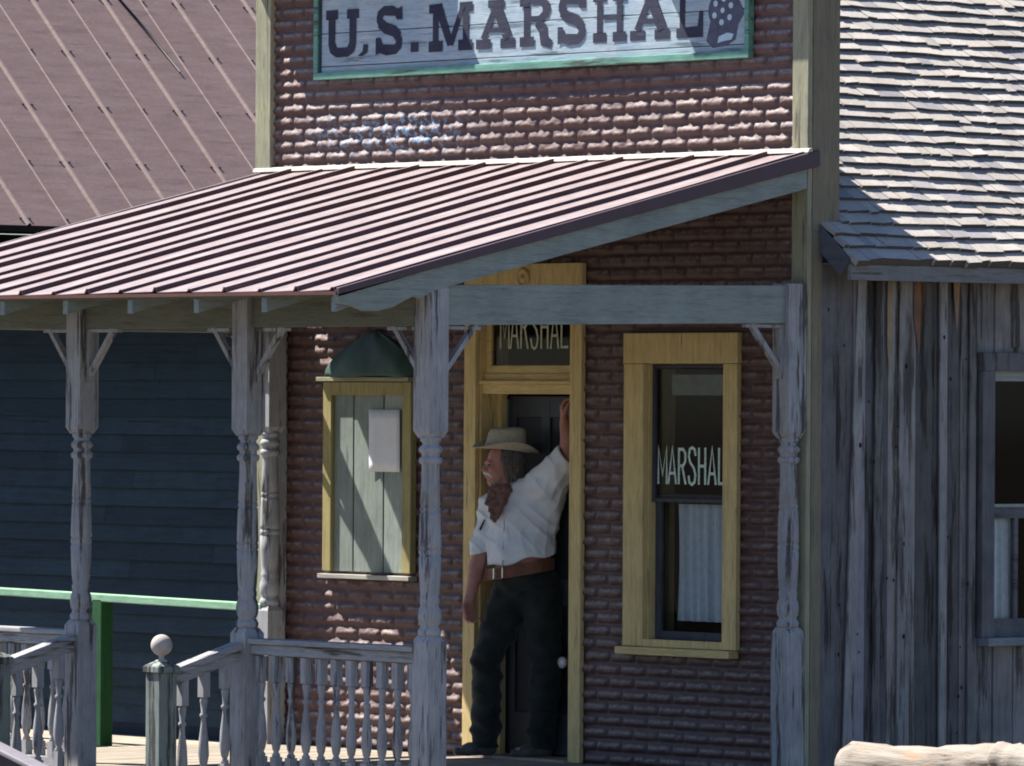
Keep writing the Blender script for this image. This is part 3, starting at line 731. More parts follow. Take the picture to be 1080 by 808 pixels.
# ------------------------------------------------------------------ weathered building to the right
shed = thing('weathered_building', 'weathered grey board building with a sunlit wooden shingle roof, right of the brick office', 'building', (2.4, 2.2, GZ))
BWX = 2.385
OLD = wood('weathered_barn_boards', (.27, .265, .265), (.18, .18, .185), (.085, .075, .072), 'z', .65, tone=True)
wy0, wy1, wz0, wz1 = 1.375, 2.05, .72, 2.17      # window opening
def board(mb, ya, yb, x, z0, z1, tilt=0, th=.02):
    mb.hexa([(x-th, ya, z0), (x, ya, z0), (x, yb, z0), (x-th, yb, z0), (x-th, ya+tilt, z1), (x, ya+tilt, z1), (x, yb+tilt, z1), (x-th, yb+tilt, z1)])
b = MB(); yy = .078
first = [.10, .16, .09, .17, .21, .14, .20, .12, .14]
k = 0
while yy < 5.0:
    wd = first[k] if k < len(first) else random.uniform(.1, .2); k += 1
    tn = random.choice((.6, .8, 1., 1.25, 1.5))*random.uniform(.9, 1.1); b.ct = (tn, tn*random.uniform(.95, 1.02), tn*random.uniform(.92, 1.08))
    if k == 7: b.ct = (.62, .6, .62)
    ye = min(yy+wd, 5.0); xo = BWX+random.uniform(-.008, .008)
    if ye <= wy0-.02 or yy >= wy1+.02: board(b, yy, ye-.004, xo, GZ, 2.74)
    else:
        board(b, yy, ye-.004, xo, GZ, wz0-.0); board(b, yy, ye-.004, xo, wz1, 2.74)
    yy = ye
# loose battens over the joints
for ya, wdt, tl, tn, z0 in ((.235, .065, .12, 1.5, GZ), (.47, .06, .02, .75, GZ), (.655, .09, .012, 1.25, GZ), (.98, .055, -.012, 1.45, GZ), (1.19, .05, .01, .85, GZ), (1.53, .05, 0, 1, 2.3), (1.72, .06, 0, .9, 2.3), (1.9, .05, 0, 1.1, 2.3)):
    b.ct = tn; board(b, ya, ya+wdt, BWX+.022, z0, 2.72, tl, .014)
# paler and browner fresh splits near the eaves
for ya, wdt, z0, c in ((.34, .03, 2.44, (1.9, 1.5, 1.0)), (.58, .035, 2.1, (1.7, 1.25, .8)), (.78, .075, 2.25, (1.1, .62, .42)), (1.08, .05, 2.38, (1.6, 1.1, .7))):
    b.ct = c; b.add([(BWX+.012, ya+wdt/2, z0), (BWX+.012, ya+wdt, z0+.28), (BWX+.012, ya+wdt, 2.72), (BWX+.012, ya, 2.72), (BWX+.012, ya, z0+.2), (BWX+.0, ya+wdt/2, z0)], [(0, 1, 2, 3, 4)])
wallb = b
b = MB(); b.box(BWX-.04, BWX-.022, .195, wy0, GZ, 2.74); b.box(BWX-.04, BWX-.022, wy1, 5, GZ, 2.74); b.box(BWX-.04, BWX-.022, wy0, wy1, GZ, wz0); b.box(BWX-.04, BWX-.022, wy0, wy1, wz1, 2.74)
part('wall_backing', b, DARK, shed)
# knots
b = wallb; b.cm = 1; b.ct = 1.
for _ in range(26):
    yk = random.uniform(.12, 1.25); zk = random.uniform(0, 2.5); r_ = random.uniform(.005, .010)
    n = 8; b.add([(BWX+.0235, yk+r_*math.cos(i*6.2832/n), zk+r_*1.5*math.sin(i*6.2832/n)) for i in range(n)], [tuple(range(n))])
part('board_wall', b, [OLD, simple('dark_knot', (.02, .018, .02), .9, .1)], shed, .002)
# window
b = MB(); X0, X1 = BWX+.012, BWX+.04
b.box(X0-.03, X1, wy0-.095, wy0, wz0, wz1); b.box(X0-.03, X1, wy1, wy1+.09, wz0, wz1); b.box(X0-.03, X1+.004, wy0-.10, wy1+.1, wz1, wz1+.10)
sw = part('window', b, OLDW('z'), shed, .004)
b = MB(); b.box(X0-.04, X1+.05, wy0-.09, wy1+.1, wz0-.045, wz0+.0); part('sill', b, wood('pale_weathered_sill', (.30, .33, .36), (.24, .26, .29), (.12, .12, .12), 'y', .3), sw, .004)
zmid = PX(1060, 541, BWX)[2]
PALE = wood('pale_window_edge', (.42, .45, .44), (.33, .36, .36), (.2, .18, .14), 'y', .3)
b = MB(); b.box(X0-.05, X0-.02, wy0, wy0+.018, wz0, wz1); b.box(X0-.05, X0-.01, wy0, wy1, wz1-.055, wz1); b.box(X0-.06, X0-.02, wy0, wy1, zmid+.03, zmid+.048); part('pale_edge', b, PALE, sw)
b = MB(); b.box(X0-.06, X0-.025, wy0+.018, wy1, zmid-.03, zmid+.028); b.box(X0-.06, X0-.03, wy0+.018, wy1, wz0, wz0+.10); b.box(X0-.062, X0-.03, wy0+.21, wy0+.24, wz0+.1, zmid-.03)
part('sash', b, OLDW('y'), sw, .003)
b = MB(); b.add([(X0-.05, wy0+.018, wz0+.1), (X0-.05, wy1, wz0+.1), (X0-.05, wy1, wz1-.05), (X0-.05, wy0+.018, wz1-.05)], [(0, 1, 2, 3)]); part('glass', b, GLASS, sw)
curtain(wy0+.02, wy0+.26, wz0+.09, zmid-.03, BWX-.075, CUR, sw, .012, 4, 'y')

# shingle roof
XE, ZE2 = 2.655, 2.735; SL = math.radians(39); cs, sn = math.cos(SL), math.sin(SL)
def rp(s, y, h): return (XE-s*cs+h*sn, y, ZE2+s*sn+h*cs)      # s up the slope, h above it
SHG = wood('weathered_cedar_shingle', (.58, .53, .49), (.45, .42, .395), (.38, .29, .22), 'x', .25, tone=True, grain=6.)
b = MB(); ex = .107; rows = 26
for r_ in range(rows):
    s0 = r_*ex-.02; s1 = min(s0+ex*2.1, 2.86)
    xs_ = XE-s0*cs
    y = .07 if r_ < 4 else .2
    y += -random.random()*.08; ystart = .062 if XE-s0*cs > 2.44 else .197
    while y < 4.2:
        wd = random.choice((.07, .09, .11, .13, .16, .20)); ya = max(y, ystart); yb = min(y+wd-.004, 4.2)
        y += wd
        if yb-ya < .015: continue
        t = random.uniform(.86, 1.1); c = random.random()
        b.ct = (t, t*.99, t*.97) if c < .6 else ((t*1.03, t, t*.96) if c < .85 else (t*.75, t*.76, t*.82))
        th = random.uniform(.014, .020); lift = random.uniform(0, .005); sj = random.uniform(-.004, .004)+(random.uniform(-.02, .0) if random.random() < .12 else 0)+.006*math.sin(y*2.3+r_)
        sk = random.uniform(-.006, .006)
        ss = s1
        # lower end thick, upper end thin; keep tops out of the false front
        P = [rp(s0+sj+sk, ya, .002), rp(s0+sj-sk, yb, .002), rp(ss, yb, .0), rp(ss, ya, .0),
             rp(s0+sj+sk, ya, .024+th+lift), rp(s0+sj-sk, yb, .024+th+lift+random.uniform(-.003, .003)), rp(ss, yb, .004), rp(ss, ya, .004)]
        b.hexa([P[0], P[1], P[2], P[3], P[4], P[5], P[6], P[7]]); b.t[-4] = .22      # end grain at the butt, shadow line put into its tone
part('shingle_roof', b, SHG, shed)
b = MB(); b.hexa([rp(-.0, .07, -.03), rp(-.0, 4.2, -.03), rp(.28, 4.2, -.03), rp(.28, .07, -.03), rp(-.0, .07, -.001), rp(-.0, 4.2, -.001), rp(.28, 4.2, -.001), rp(.28, .07, -.001)])
b.hexa([rp(.281, .2, -.03), rp(.281, 4.2, -.03), rp(2.86, 4.2, -.03), rp(2.86, .2, -.03), rp(.281, .2, -.001), rp(.281, 4.2, -.001), rp(2.86, 4.2, -.001), rp(2.86, .2, -.001)])
part('roof_deck', b, OLDW('y'), shed)
xr_, zr_ = XE-2.86*cs, ZE2+2.86*sn; xl_ = XLt-.2; zl_ = zr_-(xr_-xl_)*.62
b = MB(); b.hexa([(xl_, .2, zl_-.03), (xr_, .2, zr_-.03), (xr_, 4.2, zr_-.03), (xl_, 4.2, zl_-.03), (xl_, .2, zl_), (xr_, .2, zr_), (xr_, 4.2, zr_), (xl_, 4.2, zl_)])
b.box(xr_-.06, xr_+.05, .2, 4.2, zr_-.02, zr_+.02); part('rear_slope', b, OLDW('y'), shed)
FAS = wood('grey_fascia', (.26, .27, .28), (.20, .21, .22), (.12, .11, .1), 'y', .3)
b = MB(); b.box(XE-.035, XE-.003, .065, 4.2, ZE2-.095, ZE2-.012); part('fascia', b, FAS, shed, .003)
b = MB(); b.hexa([rp(.012, .045, -.10), rp(.012, .066, -.10), rp(.33, .066, -.10), rp(.33, .045, -.10), rp(.012, .045, .01), rp(.012, .066, .01), rp(.33, .066, .01), rp(.33, .045, .01)])
part('barge_board', b, wood('dark_barge', (.13, .14, .17), (.10, .11, .13), (.06, .06, .06), 'x', .3), shed, .002)
b = MB(); b.box(BWX+.0, XE-.036, .067, 4.2, ZE2-.012, ZE2-.002)
part('soffit', b, OLDW('y'), shed)

# ------------------------------------------------------------------ blue building to the left
blue = thing('blue_building', 'dark blue clapboard building with a faded brown ribbed metal roof, left of the brick office', 'building', (-8, 2.5, GZ))
BLU = wood('dark_blue_clapboard', (.034, .058, .080), (.026, .046, .065), (.018, .028, .038), 'x', .25, tone=True)
def clap(x0, x1, y, z0, z1, p_=.111):
    b = MB(); z = z0; r = random.Random(3)
    while z < z1:
        # courses with a few butt joints
        cuts = [x0]+sorted(r.uniform(x0, x1) for _ in range(2))+[x1]
        for a, c in zip(cuts[:-1], cuts[1:]):
            dz = r.uniform(-.002, .002)
            b.ct = r.choice((.8, .9, 1., 1.12))
            b.add([(a+.001, y-.030, z+dz), (c-.001, y-.030, z+dz), (c-.001, y-.004, z+p_+.012), (a+.001, y-.004, z+p_+.012), (a+.001, y, z+dz), (c-.001, y, z+dz), (c-.001, y, z+p_+.012), (a+.001, y, z+p_+.012)],
                  [(0, 1, 2, 3), (4, 7, 6, 5), (0, 4, 5, 1), (1, 5, 6, 2), (3, 2, 6, 7), (0, 3, 7, 4)])
        z += p_
    return b
BXE = -8.35; BY = .84
part('clapboard_wall', clap(-8.6, XLt+.02, BY, .0, 2.72), BLU, blue)
b = MB(); b.box(-8.6, XLt+.02, BY-.03, BY+.02, -.10, .0); b.box(-8.6, XLt+.02, BY+.001, BY+.15, -.1, 2.78)
part('base_board', b, simple('blue_black_base', (.02, .03, .045), .8, .2), blue)
b = MB(); b.hexa([(-8.6, BY-.85, 2.64), (XLt-.03, BY-.85, 2.64), (XLt-.03, BY+.1, 2.78), (-8.6, BY+.1, 2.78), (-8.6, BY-.85, 2.68), (XLt-.03, BY-.85, 2.68), (XLt-.03, BY+.1, 2.83), (-8.6, BY+.1, 2.83)])
part('shading_pent_roof', b, simple('dark_blue_fascia', (.03, .06, .09), .7, .3), blue)  # overhang hidden from view, sized to keep the clapboard wall in shade
b = MB()
for k in range(29):
    b.box(-8.62, -8.6, BY+.1, 9, GZ+k*.13, GZ+k*.13+.125)
part('side_wall', b, BLU, blue)
MROOF = metal('faded_brown_roof_metal', (.225, .150, .138), (.265, .182, .168), (.30, .215, .20), .5, .35)
RIBL = metal('light_brown_rib_metal', (.28, .20, .18), (.31, .225, .205), (.34, .255, .235), .5, .35)
ZE3 = 3.185; S3 = math.radians(43.5); c3, s3 = math.cos(S3), math.sin(S3)
def r3(s, y, h): return (BXE-s*c3+h*s3, y, ZE3+s*s3+h*c3)
b = MB(); y = .9; k = 0; LEN = 5.0; ss = .333
sc = MB()
while y < 9.0:
    ya, yb = y, y+ss; h = .020 if k % 2 else .007; hw = .018 if k % 2 else .008
    pr = [(ya, 0), (yb-hw*2, 0), (yb-hw*1.4, h), (yb-hw*.6, h), (yb, 0)]
    for i in range(4):
        (u0, h0), (u1, h1) = pr[i], pr[i+1]
        b.cm = 1 if i > 0 else 0
        for j in range(3):
            sa, sb = -.02+LEN*j/3, -.02+LEN*(j+1)/3
            b.add([r3(sa, u0, h0), r3(sa, u1, h1), r3(sb, u1, h1), r3(sb, u0, h0)], [(0, 1, 2, 3)])
    for j in range(10):
        s_ = .05+j*.60
        for yy in ((yb-hw*2-.02, yb+.02) if k % 2 else (yb+.008,)):
            c = r3(s_, yy, .006); b.cm = 2; b.box(c[0]-.008, c[0]+.008, c[1]-.008, c[1]+.008, c[2]-.006, c[2]+.001)
            
    y = yb; k += 1
mr = part('metal_roof', b, [MROOF, RIBL, simple('dark_screw', (.06, .045, .045), .5, .4)], blue)
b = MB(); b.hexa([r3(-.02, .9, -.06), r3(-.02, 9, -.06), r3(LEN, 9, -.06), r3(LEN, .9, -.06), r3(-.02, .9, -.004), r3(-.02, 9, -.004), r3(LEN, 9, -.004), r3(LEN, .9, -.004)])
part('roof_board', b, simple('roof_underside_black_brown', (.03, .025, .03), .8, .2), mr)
# overhead cable coming down onto the roof
ca_, cb_ = None, None
def on_roof3(px, py):
    d = ray(px, py); n = np.array([s3, 0, c3]); p0 = np.array(r3(0, 2, .010)); t = np.dot(p0-CAM, n)/np.dot(d, n); return CAM+t*d
q0, q1 = on_roof3(190, 76), on_roof3(118, -10)
b = MB(); b.tube([tuple(q0), tuple((q0+q1)/2+np.array([.0, 0, .01])), tuple(q1)], .008, 6)
o = part('cable', b, simple('black_cable', (.02, .02, .025), .6, .3), None, smooth=True); tag(o, 'thin black cable running down across the faded brown metal roof', 'cable')

# ------------------------------------------------------------------ green rail on the boardwalk
gr = thing('green_railing', 'mint green handrail on a dark green post in front of the blue wall', 'railing', (-4.4, -.1, -.08))
b = MB(); e0, e1 = PY(-60, 620, -.115), PY(281, 641, -.115)
b.bar(tuple(e0), tuple(e1), .09, .045); part('top_rail', b, wood('bright_mint_paint', (.33, .56, .38), (.26, .46, .31), (.16, .26, .17), 'x', .5), gr, .005)
GRN = wood('leaf_green_paint', (.028, .12, .04), (.022, .09, .032), (.03, .08, .03), 'z', .15)
gx = PY(108, 700, -.115)[0]; b = MB(); b.box(gx-.045, gx+.045, -.16, -.07, -.08, PY(108, 628, -.115)[2]-.022); part('post', b, GRN, gr, .004)
gx2 = gx-2.0; b = MB(); b.box(gx2-.045, gx2+.045, -.16, -.07, -.08, 1.0); part('post', b, GRN, gr, .004)
b = MB(); z_ = PY(108, 650, -.115)[2]; b.bar((gx-.03, -.115, z_+.05), (gx-.45, -.115, z_-.22), .03, .04); part('brace', b, GRN, gr, .003)

# ------------------------------------------------------------------ foreground: log rails, dark plank rail
LOG = None
def log_mat():
    t = NT('barkless_log'); v = t.coord((1.2, 9, 9)); n = t.noise(v, 3, 6, .65); n2 = t.noise(t.coord(), 6, 4, .6)
    c = t.ramp(n, [(.32, (.08, .06, .05)), (.43, (.26, .22, .18)), (.75, (.38, .345, .30))]); c = t.mix(t.ramp(n2, [(.62, (0, 0, 0)), (.72, (.9, .9, .9))]), c, (.42, .22, .10))
    t.bump(n, .9, .012); return t.fin(c, .85, .2)
LOGM = log_mat()
def log(name, a, e, r0, r1, seed, extra=None):
    r = random.Random(seed); N = 40; seg = 18; vs = []; fs = []; a = Vector(a); e = Vector(e)
    d = (e-a).normalized(); sx = d.cross(Vector((0, 0, 1))).normalized(); uz = sx.cross(d)
    for i in range(N+1):
        t = i/N; c = a+(e-a)*t+uz*.012*math.sin(t*9+seed); rr = r0+(r1-r0)*t
        if i == 0: rr *= .72
        if i == 1: rr *= .95
        for k in range(seg):
            th = 6.2832*k/seg; q = rr*(1+.16*mnoise.noise(Vector((t*14+seed, math.cos(th)*1.5, math.sin(th)*1.5)))+.07*mnoise.noise(Vector((t*50, th*2, seed)))-.06*abs(mnoise.noise(Vector((t*6, th*5, seed*2)))))
            off = 0.02 if i == 1 else (.0 if i == 0 else 0)
            vs.append(c+sx*math.cos(th)*q+uz*math.sin(th)*q)
    for i in range(N):
        for k in range(seg): fs.append((i*seg+k, i*seg+(k+1) % seg, (i+1)*seg+(k+1) % seg, (i+1)*seg+k))
    fs.append(tuple(range(seg))[::-1]); fs.append(tuple(N*seg+k for k in range(seg)))
    b = MB(); b.add(vs, fs)
    return b
YLG = -6.2
l0, l1 = PY(893, 806, YLG), PY(1075, 811, YLG)
dl_ = (l1-l0)
fence = thing('log_fence', 'sun bleached peeled log fence rail in the bottom right foreground', 'fence', (float(l0[0])+1.2, YLG, GZ))
part('log_rail', log('log_rail', l0-np.array([0, 0, .006]), l0+dl_*2.2, .096, .09, 3), LOGM, fence, smooth=True)
l2, l3 = PY(1052, 806, YLG-.17), PY(1200, 806, YLG-.17)
part('log_rail', log('log_rail', l2, l3, .075, .09, 8), LOGM, fence, smooth=True)
b = MB(); k0 = PY(1052, 792, YLG-.02); k1 = PY(1061, 788, YLG-.06); b.tube([tuple(k0), tuple(k1)], [.03, .012], 8); part('branch_stub', b, LOGM, fence, smooth=True)
pz = float(l0[2])
for tx in (.55, 1.9):
    p_ = l0+dl_*tx; b = log('fence_post', (p_[0], YLG+.2, GZ), (p_[0], YLG+.2, pz-.02), .09, .08, 5+tx); part('fence_post', b, LOGM, fence, smooth=True)
q0, q1 = PY(-40, 766, -7.5), PY(75, 824, -7.5)
hr = thing('dark_handrail', 'dark brown sloping handrail in the bottom left corner of the foreground', 'handrail', (float(q0[0]), -7.5, GZ))
b = MB(); b.bar(tuple(q0+np.array([0, 0, -.10])), tuple(q1+np.array([0, 0, -.10])), .05, .16); part('board', b, simple('dark_brown_stain', (.05, .035, .045), .6, .3), hr, .006)
b = MB(); b.bar(tuple(q0+np.array([0, 0, -.012])), tuple(q1+np.array([0, 0, -.012])), .09, .022); part('cap', b, simple('worn_grey_cap', (.22, .20, .22), .5, .4), hr, .006)
for q in (q0, q1):
    b = MB(); b.box(q[0]-.05, q[0]+.05, -7.47, -7.38, GZ, q[2]-.06); part('post', b, simple('dark_post_stain', (.05, .04, .045), .7, .3), hr, .004)

# ------------------------------------------------------------------ the man in the doorway
# local frame: u to the picture's right, w away from the camera, z up
def J(px, py, w_=0.): return np.array([(px-548)/189.5, w_, (803-py)/189.5])
class SDF:
    def __init__(s, lo, hi, res):
        s.lo = np.array(lo, float); s.res = res; n = np.ceil((np.array(hi)-s.lo)/res).astype(int)+1; s.n = n
        s.ax = [s.lo[i]+res*np.arange(n[i]) for i in range(3)]; s.d = np.full(n, 1.0, np.float32)
    def _sub(s, lo, hi):
        a = np.maximum(0, np.floor((np.array(lo)-s.lo)/s.res).astype(int)); b = np.minimum(s.n, np.ceil((np.array(hi)-s.lo)/s.res).astype(int)+1)
        if np.any(b <= a): return None, None
        sl_ = tuple(slice(a[i], b[i]) for i in range(3))
        return sl_, np.meshgrid(*[s.ax[i][sl_[i]] for i in range(3)], indexing='ij')
    def _un(s, sl_, d, k):
        o = s.d[sl_]
        if k <= 0: s.d[sl_] = np.minimum(o, d); return
        h = np.clip(.5+.5*(o-d)/k, 0, 1); s.d[sl_] = o*(1-h)+d*h-k*h*(1-h)
    def cap(s, a, b, ra, rb, k=.015):
        a = np.array(a, float); b = np.array(b, float); m = max(ra, rb)+k*2+.03
        sl_, g = s._sub(np.minimum(a, b)-m, np.maximum(a, b)+m)
        if sl_ is None: return
        ab = b-a; L = ab@ab+1e-9; t = np.clip(((g[0]-a[0])*ab[0]+(g[1]-a[1])*ab[1]+(g[2]-a[2])*ab[2])/L, 0, 1)
        d = np.sqrt((g[0]-a[0]-t*ab[0])**2+(g[1]-a[1]-t*ab[1])**2+(g[2]-a[2]-t*ab[2])**2)-(ra+(rb-ra)*t); s._un(sl_, d, k)
    def ell(s, c, r, k=.015, yaw=0., pitch=0.):
        c = np.array(c, float); r = np.array(r, float); m = r.max()+k*2+.03
        sl_, g = s._sub(c-m, c+m)
        if sl_ is None: return
        R_ = np.array((Matrix.Rotation(yaw, 3, 'Z') @ Matrix.Rotation(pitch, 3, 'Y')).transposed())
        P = [g[i]-c[i] for i in range(3)]; q = [R_[i, 0]*P[0]+R_[i, 1]*P[1]+R_[i, 2]*P[2] for i in range(3)]
        k0 = np.sqrt((q[0]/r[0])**2+(q[1]/r[1])**2+(q[2]/r[2])**2)+1e-6; k1 = np.sqrt((q[0]/r[0]**2)**2+(q[1]/r[1]**2)**2+(q[2]/r[2]**2)**2)+1e-6
        s._un(sl_, k0*(k0-1)/k1, k)
    def cut(s, p, n):      # remove everything on the side n points to
        g = np.meshgrid(*s.ax, indexing='ij'); n = np.array(n, float); n /= np.linalg.norm(n)
        s.d = np.maximum(s.d, (g[0]-p[0])*n[0]+(g[1]-p[1])*n[1]+(g[2]-p[2])*n[2])
    def field(s, f):
        g = np.meshgrid(*s.ax, indexing='ij'); s.d = s.d+f(*g)
    def mesh(s, name):
        d = s.d; ins = d < 0; n = s.n
        c = [ins[i:n[0]-1+i, j:n[1]-1+j, k:n[2]-1+k] for i in (0, 1) for j in (0, 1) for k in (0, 1)]
        cnt = sum(x.astype(np.int8) for x in c); act = (cnt > 0) & (cnt < 8); I = np.argwhere(act)
        acc = np.zeros((len(I), 3)); w_ = np.zeros(len(I)); C = [(i, j, k) for i in (0, 1) for j in (0, 1) for k in (0, 1)]
        for a in range(8):
            for b_ in range(a+1, 8):
                if sum(abs(C[a][q]-C[b_][q]) for q in range(3)) != 1: continue
                va = d[I[:, 0]+C[a][0], I[:, 1]+C[a][1], I[:, 2]+C[a][2]]; vb = d[I[:, 0]+C[b_][0], I[:, 1]+C[b_][1], I[:, 2]+C[b_][2]]
                m = (va < 0) != (vb < 0); t = np.where(m, va/np.where(m, va-vb, 1), 0)
                pt = np.array(C[a])+(np.array(C[b_])-np.array(C[a]))*t[:, None]; acc += pt*m[:, None]; w_ += m
        V = s.lo+(I+acc/w_[:, None])*s.res
        idm = -np.ones(act.shape, int); idm[tuple(I.T)] = np.arange(len(I)); F = []
        for ax in range(3):
            sl0 = [slice(1, n[i]-1) for i in range(3)]; sl0[ax] = slice(0, n[ax]-1); sl1 = list(sl0); sl1[ax] = slice(1, n[ax])
            A = ins[tuple(sl0)]; B = ins[tuple(sl1)]; E_ = np.argwhere(A != B)
            if not len(E_): continue
            off = np.array([1, 1, 1]); off[ax] = 0; P = E_+off; a_ = A[tuple(E_.T)]
            o1 = np.zeros(3, int); o2 = np.zeros(3, int); o1[(ax+1) % 3] = 1; o2[(ax+2) % 3] = 1
            q = [idm[tuple((P-o1-o2).T)], idm[tuple((P-o2).T)], idm[tuple(P.T)], idm[tuple((P-o1).T)]]
            Q = np.stack(q, -1); Q[~a_] = Q[~a_][:, ::-1]; F.append(Q)
        F = np.concatenate(F); F = F[(F >= 0).all(1)]
        me = D.meshes.new(name); me.vertices.add(len(V)); me.vertices.foreach_set('co', V.astype(np.float32).ravel())
        me.loops.add(F.size); me.loops.foreach_set('vertex_index', F.ravel()); me.polygons.add(len(F))
        me.polygons.foreach_set('loop_start', np.arange(0, F.size, 4)); me.polygons.foreach_set('loop_total', np.full(len(F), 4))
        me.polygons.foreach_set('use_smooth', np.ones(len(F), bool)); me.update(calc_edges=True); return me

man = thing('person', 'man in straw hat, white shirt and dark trousers leaning in the ochre doorway, arm raised', 'person', (.042*R0[0], .042*R0[1], 0))
man.rotation_euler = (0, 0, TH)
def mpart(name, me, mat, smoothit=1, mods=None, label=None):
    me.materials.clear(); me.materials.append(mat); o = D.objects.new(name, me); COL.objects.link(o); o.parent = man; WL[o] = WL[man]
    if smoothit: q = o.modifiers.new('smooth', 'SMOOTH'); q.factor = .5; q.iterations = smoothit
    return o
LEAN = np.array([0, 0, 0])
# joints
neck = J(539, 517, .02); head = J(531, 493, .02); hr_ = J(533, 490, .02)
shR, elR, wrR = J(520, 537, .09), J(508, 586, .06), J(497, 634, .0)
shL, elL, wrL = J(574, 512, -.10), J(602, 483, -.19), J(595.5, 448, -.235)
chest = J(549, 553, .02); belly = J(551, 588, -.0); pelvis = J(557, 622, .03)
hpR, knR, anR = J(540, 635, .06), J(515, 697, -.03), J(514, 783, .05)
hpL, knL, anL = J(573, 632, -.02), J(577, 705, -.07), J(574, 784, -.02)
FWD = np.array([-.94, -.34, 0])        # the way the face points
def head_pts(s):
    sd = np.array([.34, -.94, 0])        # his left side, towards the camera
    H = head
    up = np.array([0, 0, 1.])
    yaw = math.atan2(FWD[1], FWD[0])
    s.ell(H+up*.02-FWD*.01, (.098, .076, .105), .01, yaw)              # skull
    s.ell(H-up*.045+FWD*.035, (.062, .056, .075), .03, yaw)            # jaw
    s.ell(H-up*.098+FWD*.068, (.020, .022, .018), .018, yaw)           # chin
    s.ell(H+up*.012+FWD*.088, (.016, .045, .012), .014, yaw)           # brow
    s.cap(H+up*.005+FWD*.092, H-up*.028+FWD*.116, .009, .013, .008)    # nose
    s.ell(H-up*.034+FWD*.102, (.014, .018, .009), .008, yaw)
    for q in (-1, 1):
        s.ell(H-up*.022+FWD*.070+sd*q*.034, (.024, .022, .022), .012, yaw)   # cheeks
        s.ell(H-up*.005-FWD*.008+sd*q*.077, (.020, .010, .032), .006, yaw)   # ears
        s.ell(H-up*.002+FWD*.083+sd*q*.031, (.012, .013, .008), .005, yaw)     # eyelids
    s.ell(H-up*.058+FWD*.094, (.014, .026, .006), .005, yaw); s.ell(H-up*.070+FWD*.090, (.014, .024, .007), .005, yaw)   # lips
def hand(s, wr, d, pn, thumb, L=.185, curl=1.0, spread=.0):
    """wr wrist, d direction of the palm, pn palm normal (fingers curl that way), thumb side vector"""
    d = np.array(d, float); d /= np.linalg.norm(d); t = np.array(thumb, float); t -= d*(t@d); t /= np.linalg.norm(t); p = np.array(pn, float); p -= d*(p@d)+t*(p@t); p /= np.linalg.norm(p)
    pc = wr+d*.05
    for q in (-.030, -.010, .010, .030):
        s.cap(wr+d*.01+t*q*.7, wr+d*.092+t*q, .017, .0135, .012)
    for i, (q, l) in enumerate(((.033, .072), (.011, .082), (-.011, .076), (-.032, .060))):
        a = wr+d*.095+t*q; cur = a; ang = .25*curl
        for j, seg in enumerate((.45, .32, .25)):
            ang += (.55 if j else .35)*curl+.06*i*curl; v = d*math.cos(ang)+p*math.sin(ang)+t*spread*q*8; nx_ = cur+v*l*seg
            s.cap(cur, nx_, .0098-.0012*j, .0092-.0012*j, .004); cur = nx_
    a = wr+d*.03+t*.026; b_ = a+(d*.6+t*.65+p*.35)*.040; c = b_+(d*.85+t*.1+p*.45)*.034; e = c+(d*.9-t*.15+p*.5)*.026
    s.cap(a, b_, .016, .012, .008); s.cap(b_, c, .0115, .010, .004); s.cap(c, e, .010, .0085, .003)

sb = SDF((-.40, -.42, -.01), (.40, .32, 2.12), .0052)
head_pts(sb)
sb.cap(head-np.array([0, 0, .06])-FWD*.02, neck-np.array([0, 0, .03]), .060, .064, .02)
sb.cap(shR, shL, .062, .062, .03); sb.ell(chest, (.17, .12, .20), .05, math.radians(-25)); sb.ell(belly, (.165, .14, .16), .05, math.radians(-25)); sb.ell(pelvis, (.165, .12, .12), .04, math.radians(-25))
for a, e, g, r in ((shR, elR, wrR, 1), (shL, elL, wrL, 1)):
    sb.cap(a, e, .055, .043, .03); sb.cap(e, e+(g-e)*.35, .043, .045, .012); sb.cap(e+(g-e)*.35, g, .045, .029, .012)
for h_, k_, a_ in ((hpR, knR, anR), (hpL, knL, anL)):
    sb.cap(h_, k_, .088, .058, .03); sb.cap(k_, k_+(a_-k_)*.35, .056, .058, .01); sb.cap(k_+(a_-k_)*.35, a_, .058, .038, .01)
    sb.cap(a_, a_-np.array([0, 0, .05]), .038, .036, .01); sb.cap(a_-np.array([0, 0, .055]), a_-np.array([0, 0, .06])+FWD*.14, .034, .026, .01)
hand(sb, wrR, (-.05, -.05, -1), (.45, -.55, 0), (-.7, -.6, 0), curl=.95)
hand(sb, wrL+np.array([0, 0, .0]), (-.10, -.02, 1), (.55, .1, -.3), (-.2, -1, .1), curl=1.15)
SKIN = None
def skin_mat():
    t = NT('weathered_skin'); v = t.coord(); n = t.noise(v, 22, 4, .6); c = t.ramp(n, [(.3, (.40, .165, .13)), (.7, (.52, .25, .20))])
    t.b.inputs['Subsurface Weight'].default_value = .08; t.b.inputs['Subsurface Radius'].default_value = (.01, .004, .002)
    t.bump(t.noise(v, 160, 3, .5), .3, .001); return t.fin(c, .55, .35)
SKIN = skin_mat()
mpart('body', sb.mesh('body'), SKIN, 2)

# eyes
for q, nm in ((-1, 'eye'), (1, 'eye')):
    sd = np.array([.34, -.94, 0]); c = head-np.array([0, 0, .002])+FWD*.088+sd*q*.031
    b = MB(); b.lathe([(.0005, -.011)]+[(.011*math.cos(a), .011*math.sin(a)) for a in np.linspace(-1.4, 1.4, 9)]+[(.0005, .011)], 14, c[0], c[1], c[2]); me = b.mesh('eye', SKIN, True); mpart('eye', me, simple('dark_eye', (.03, .025, .02), .2, .5), 0)

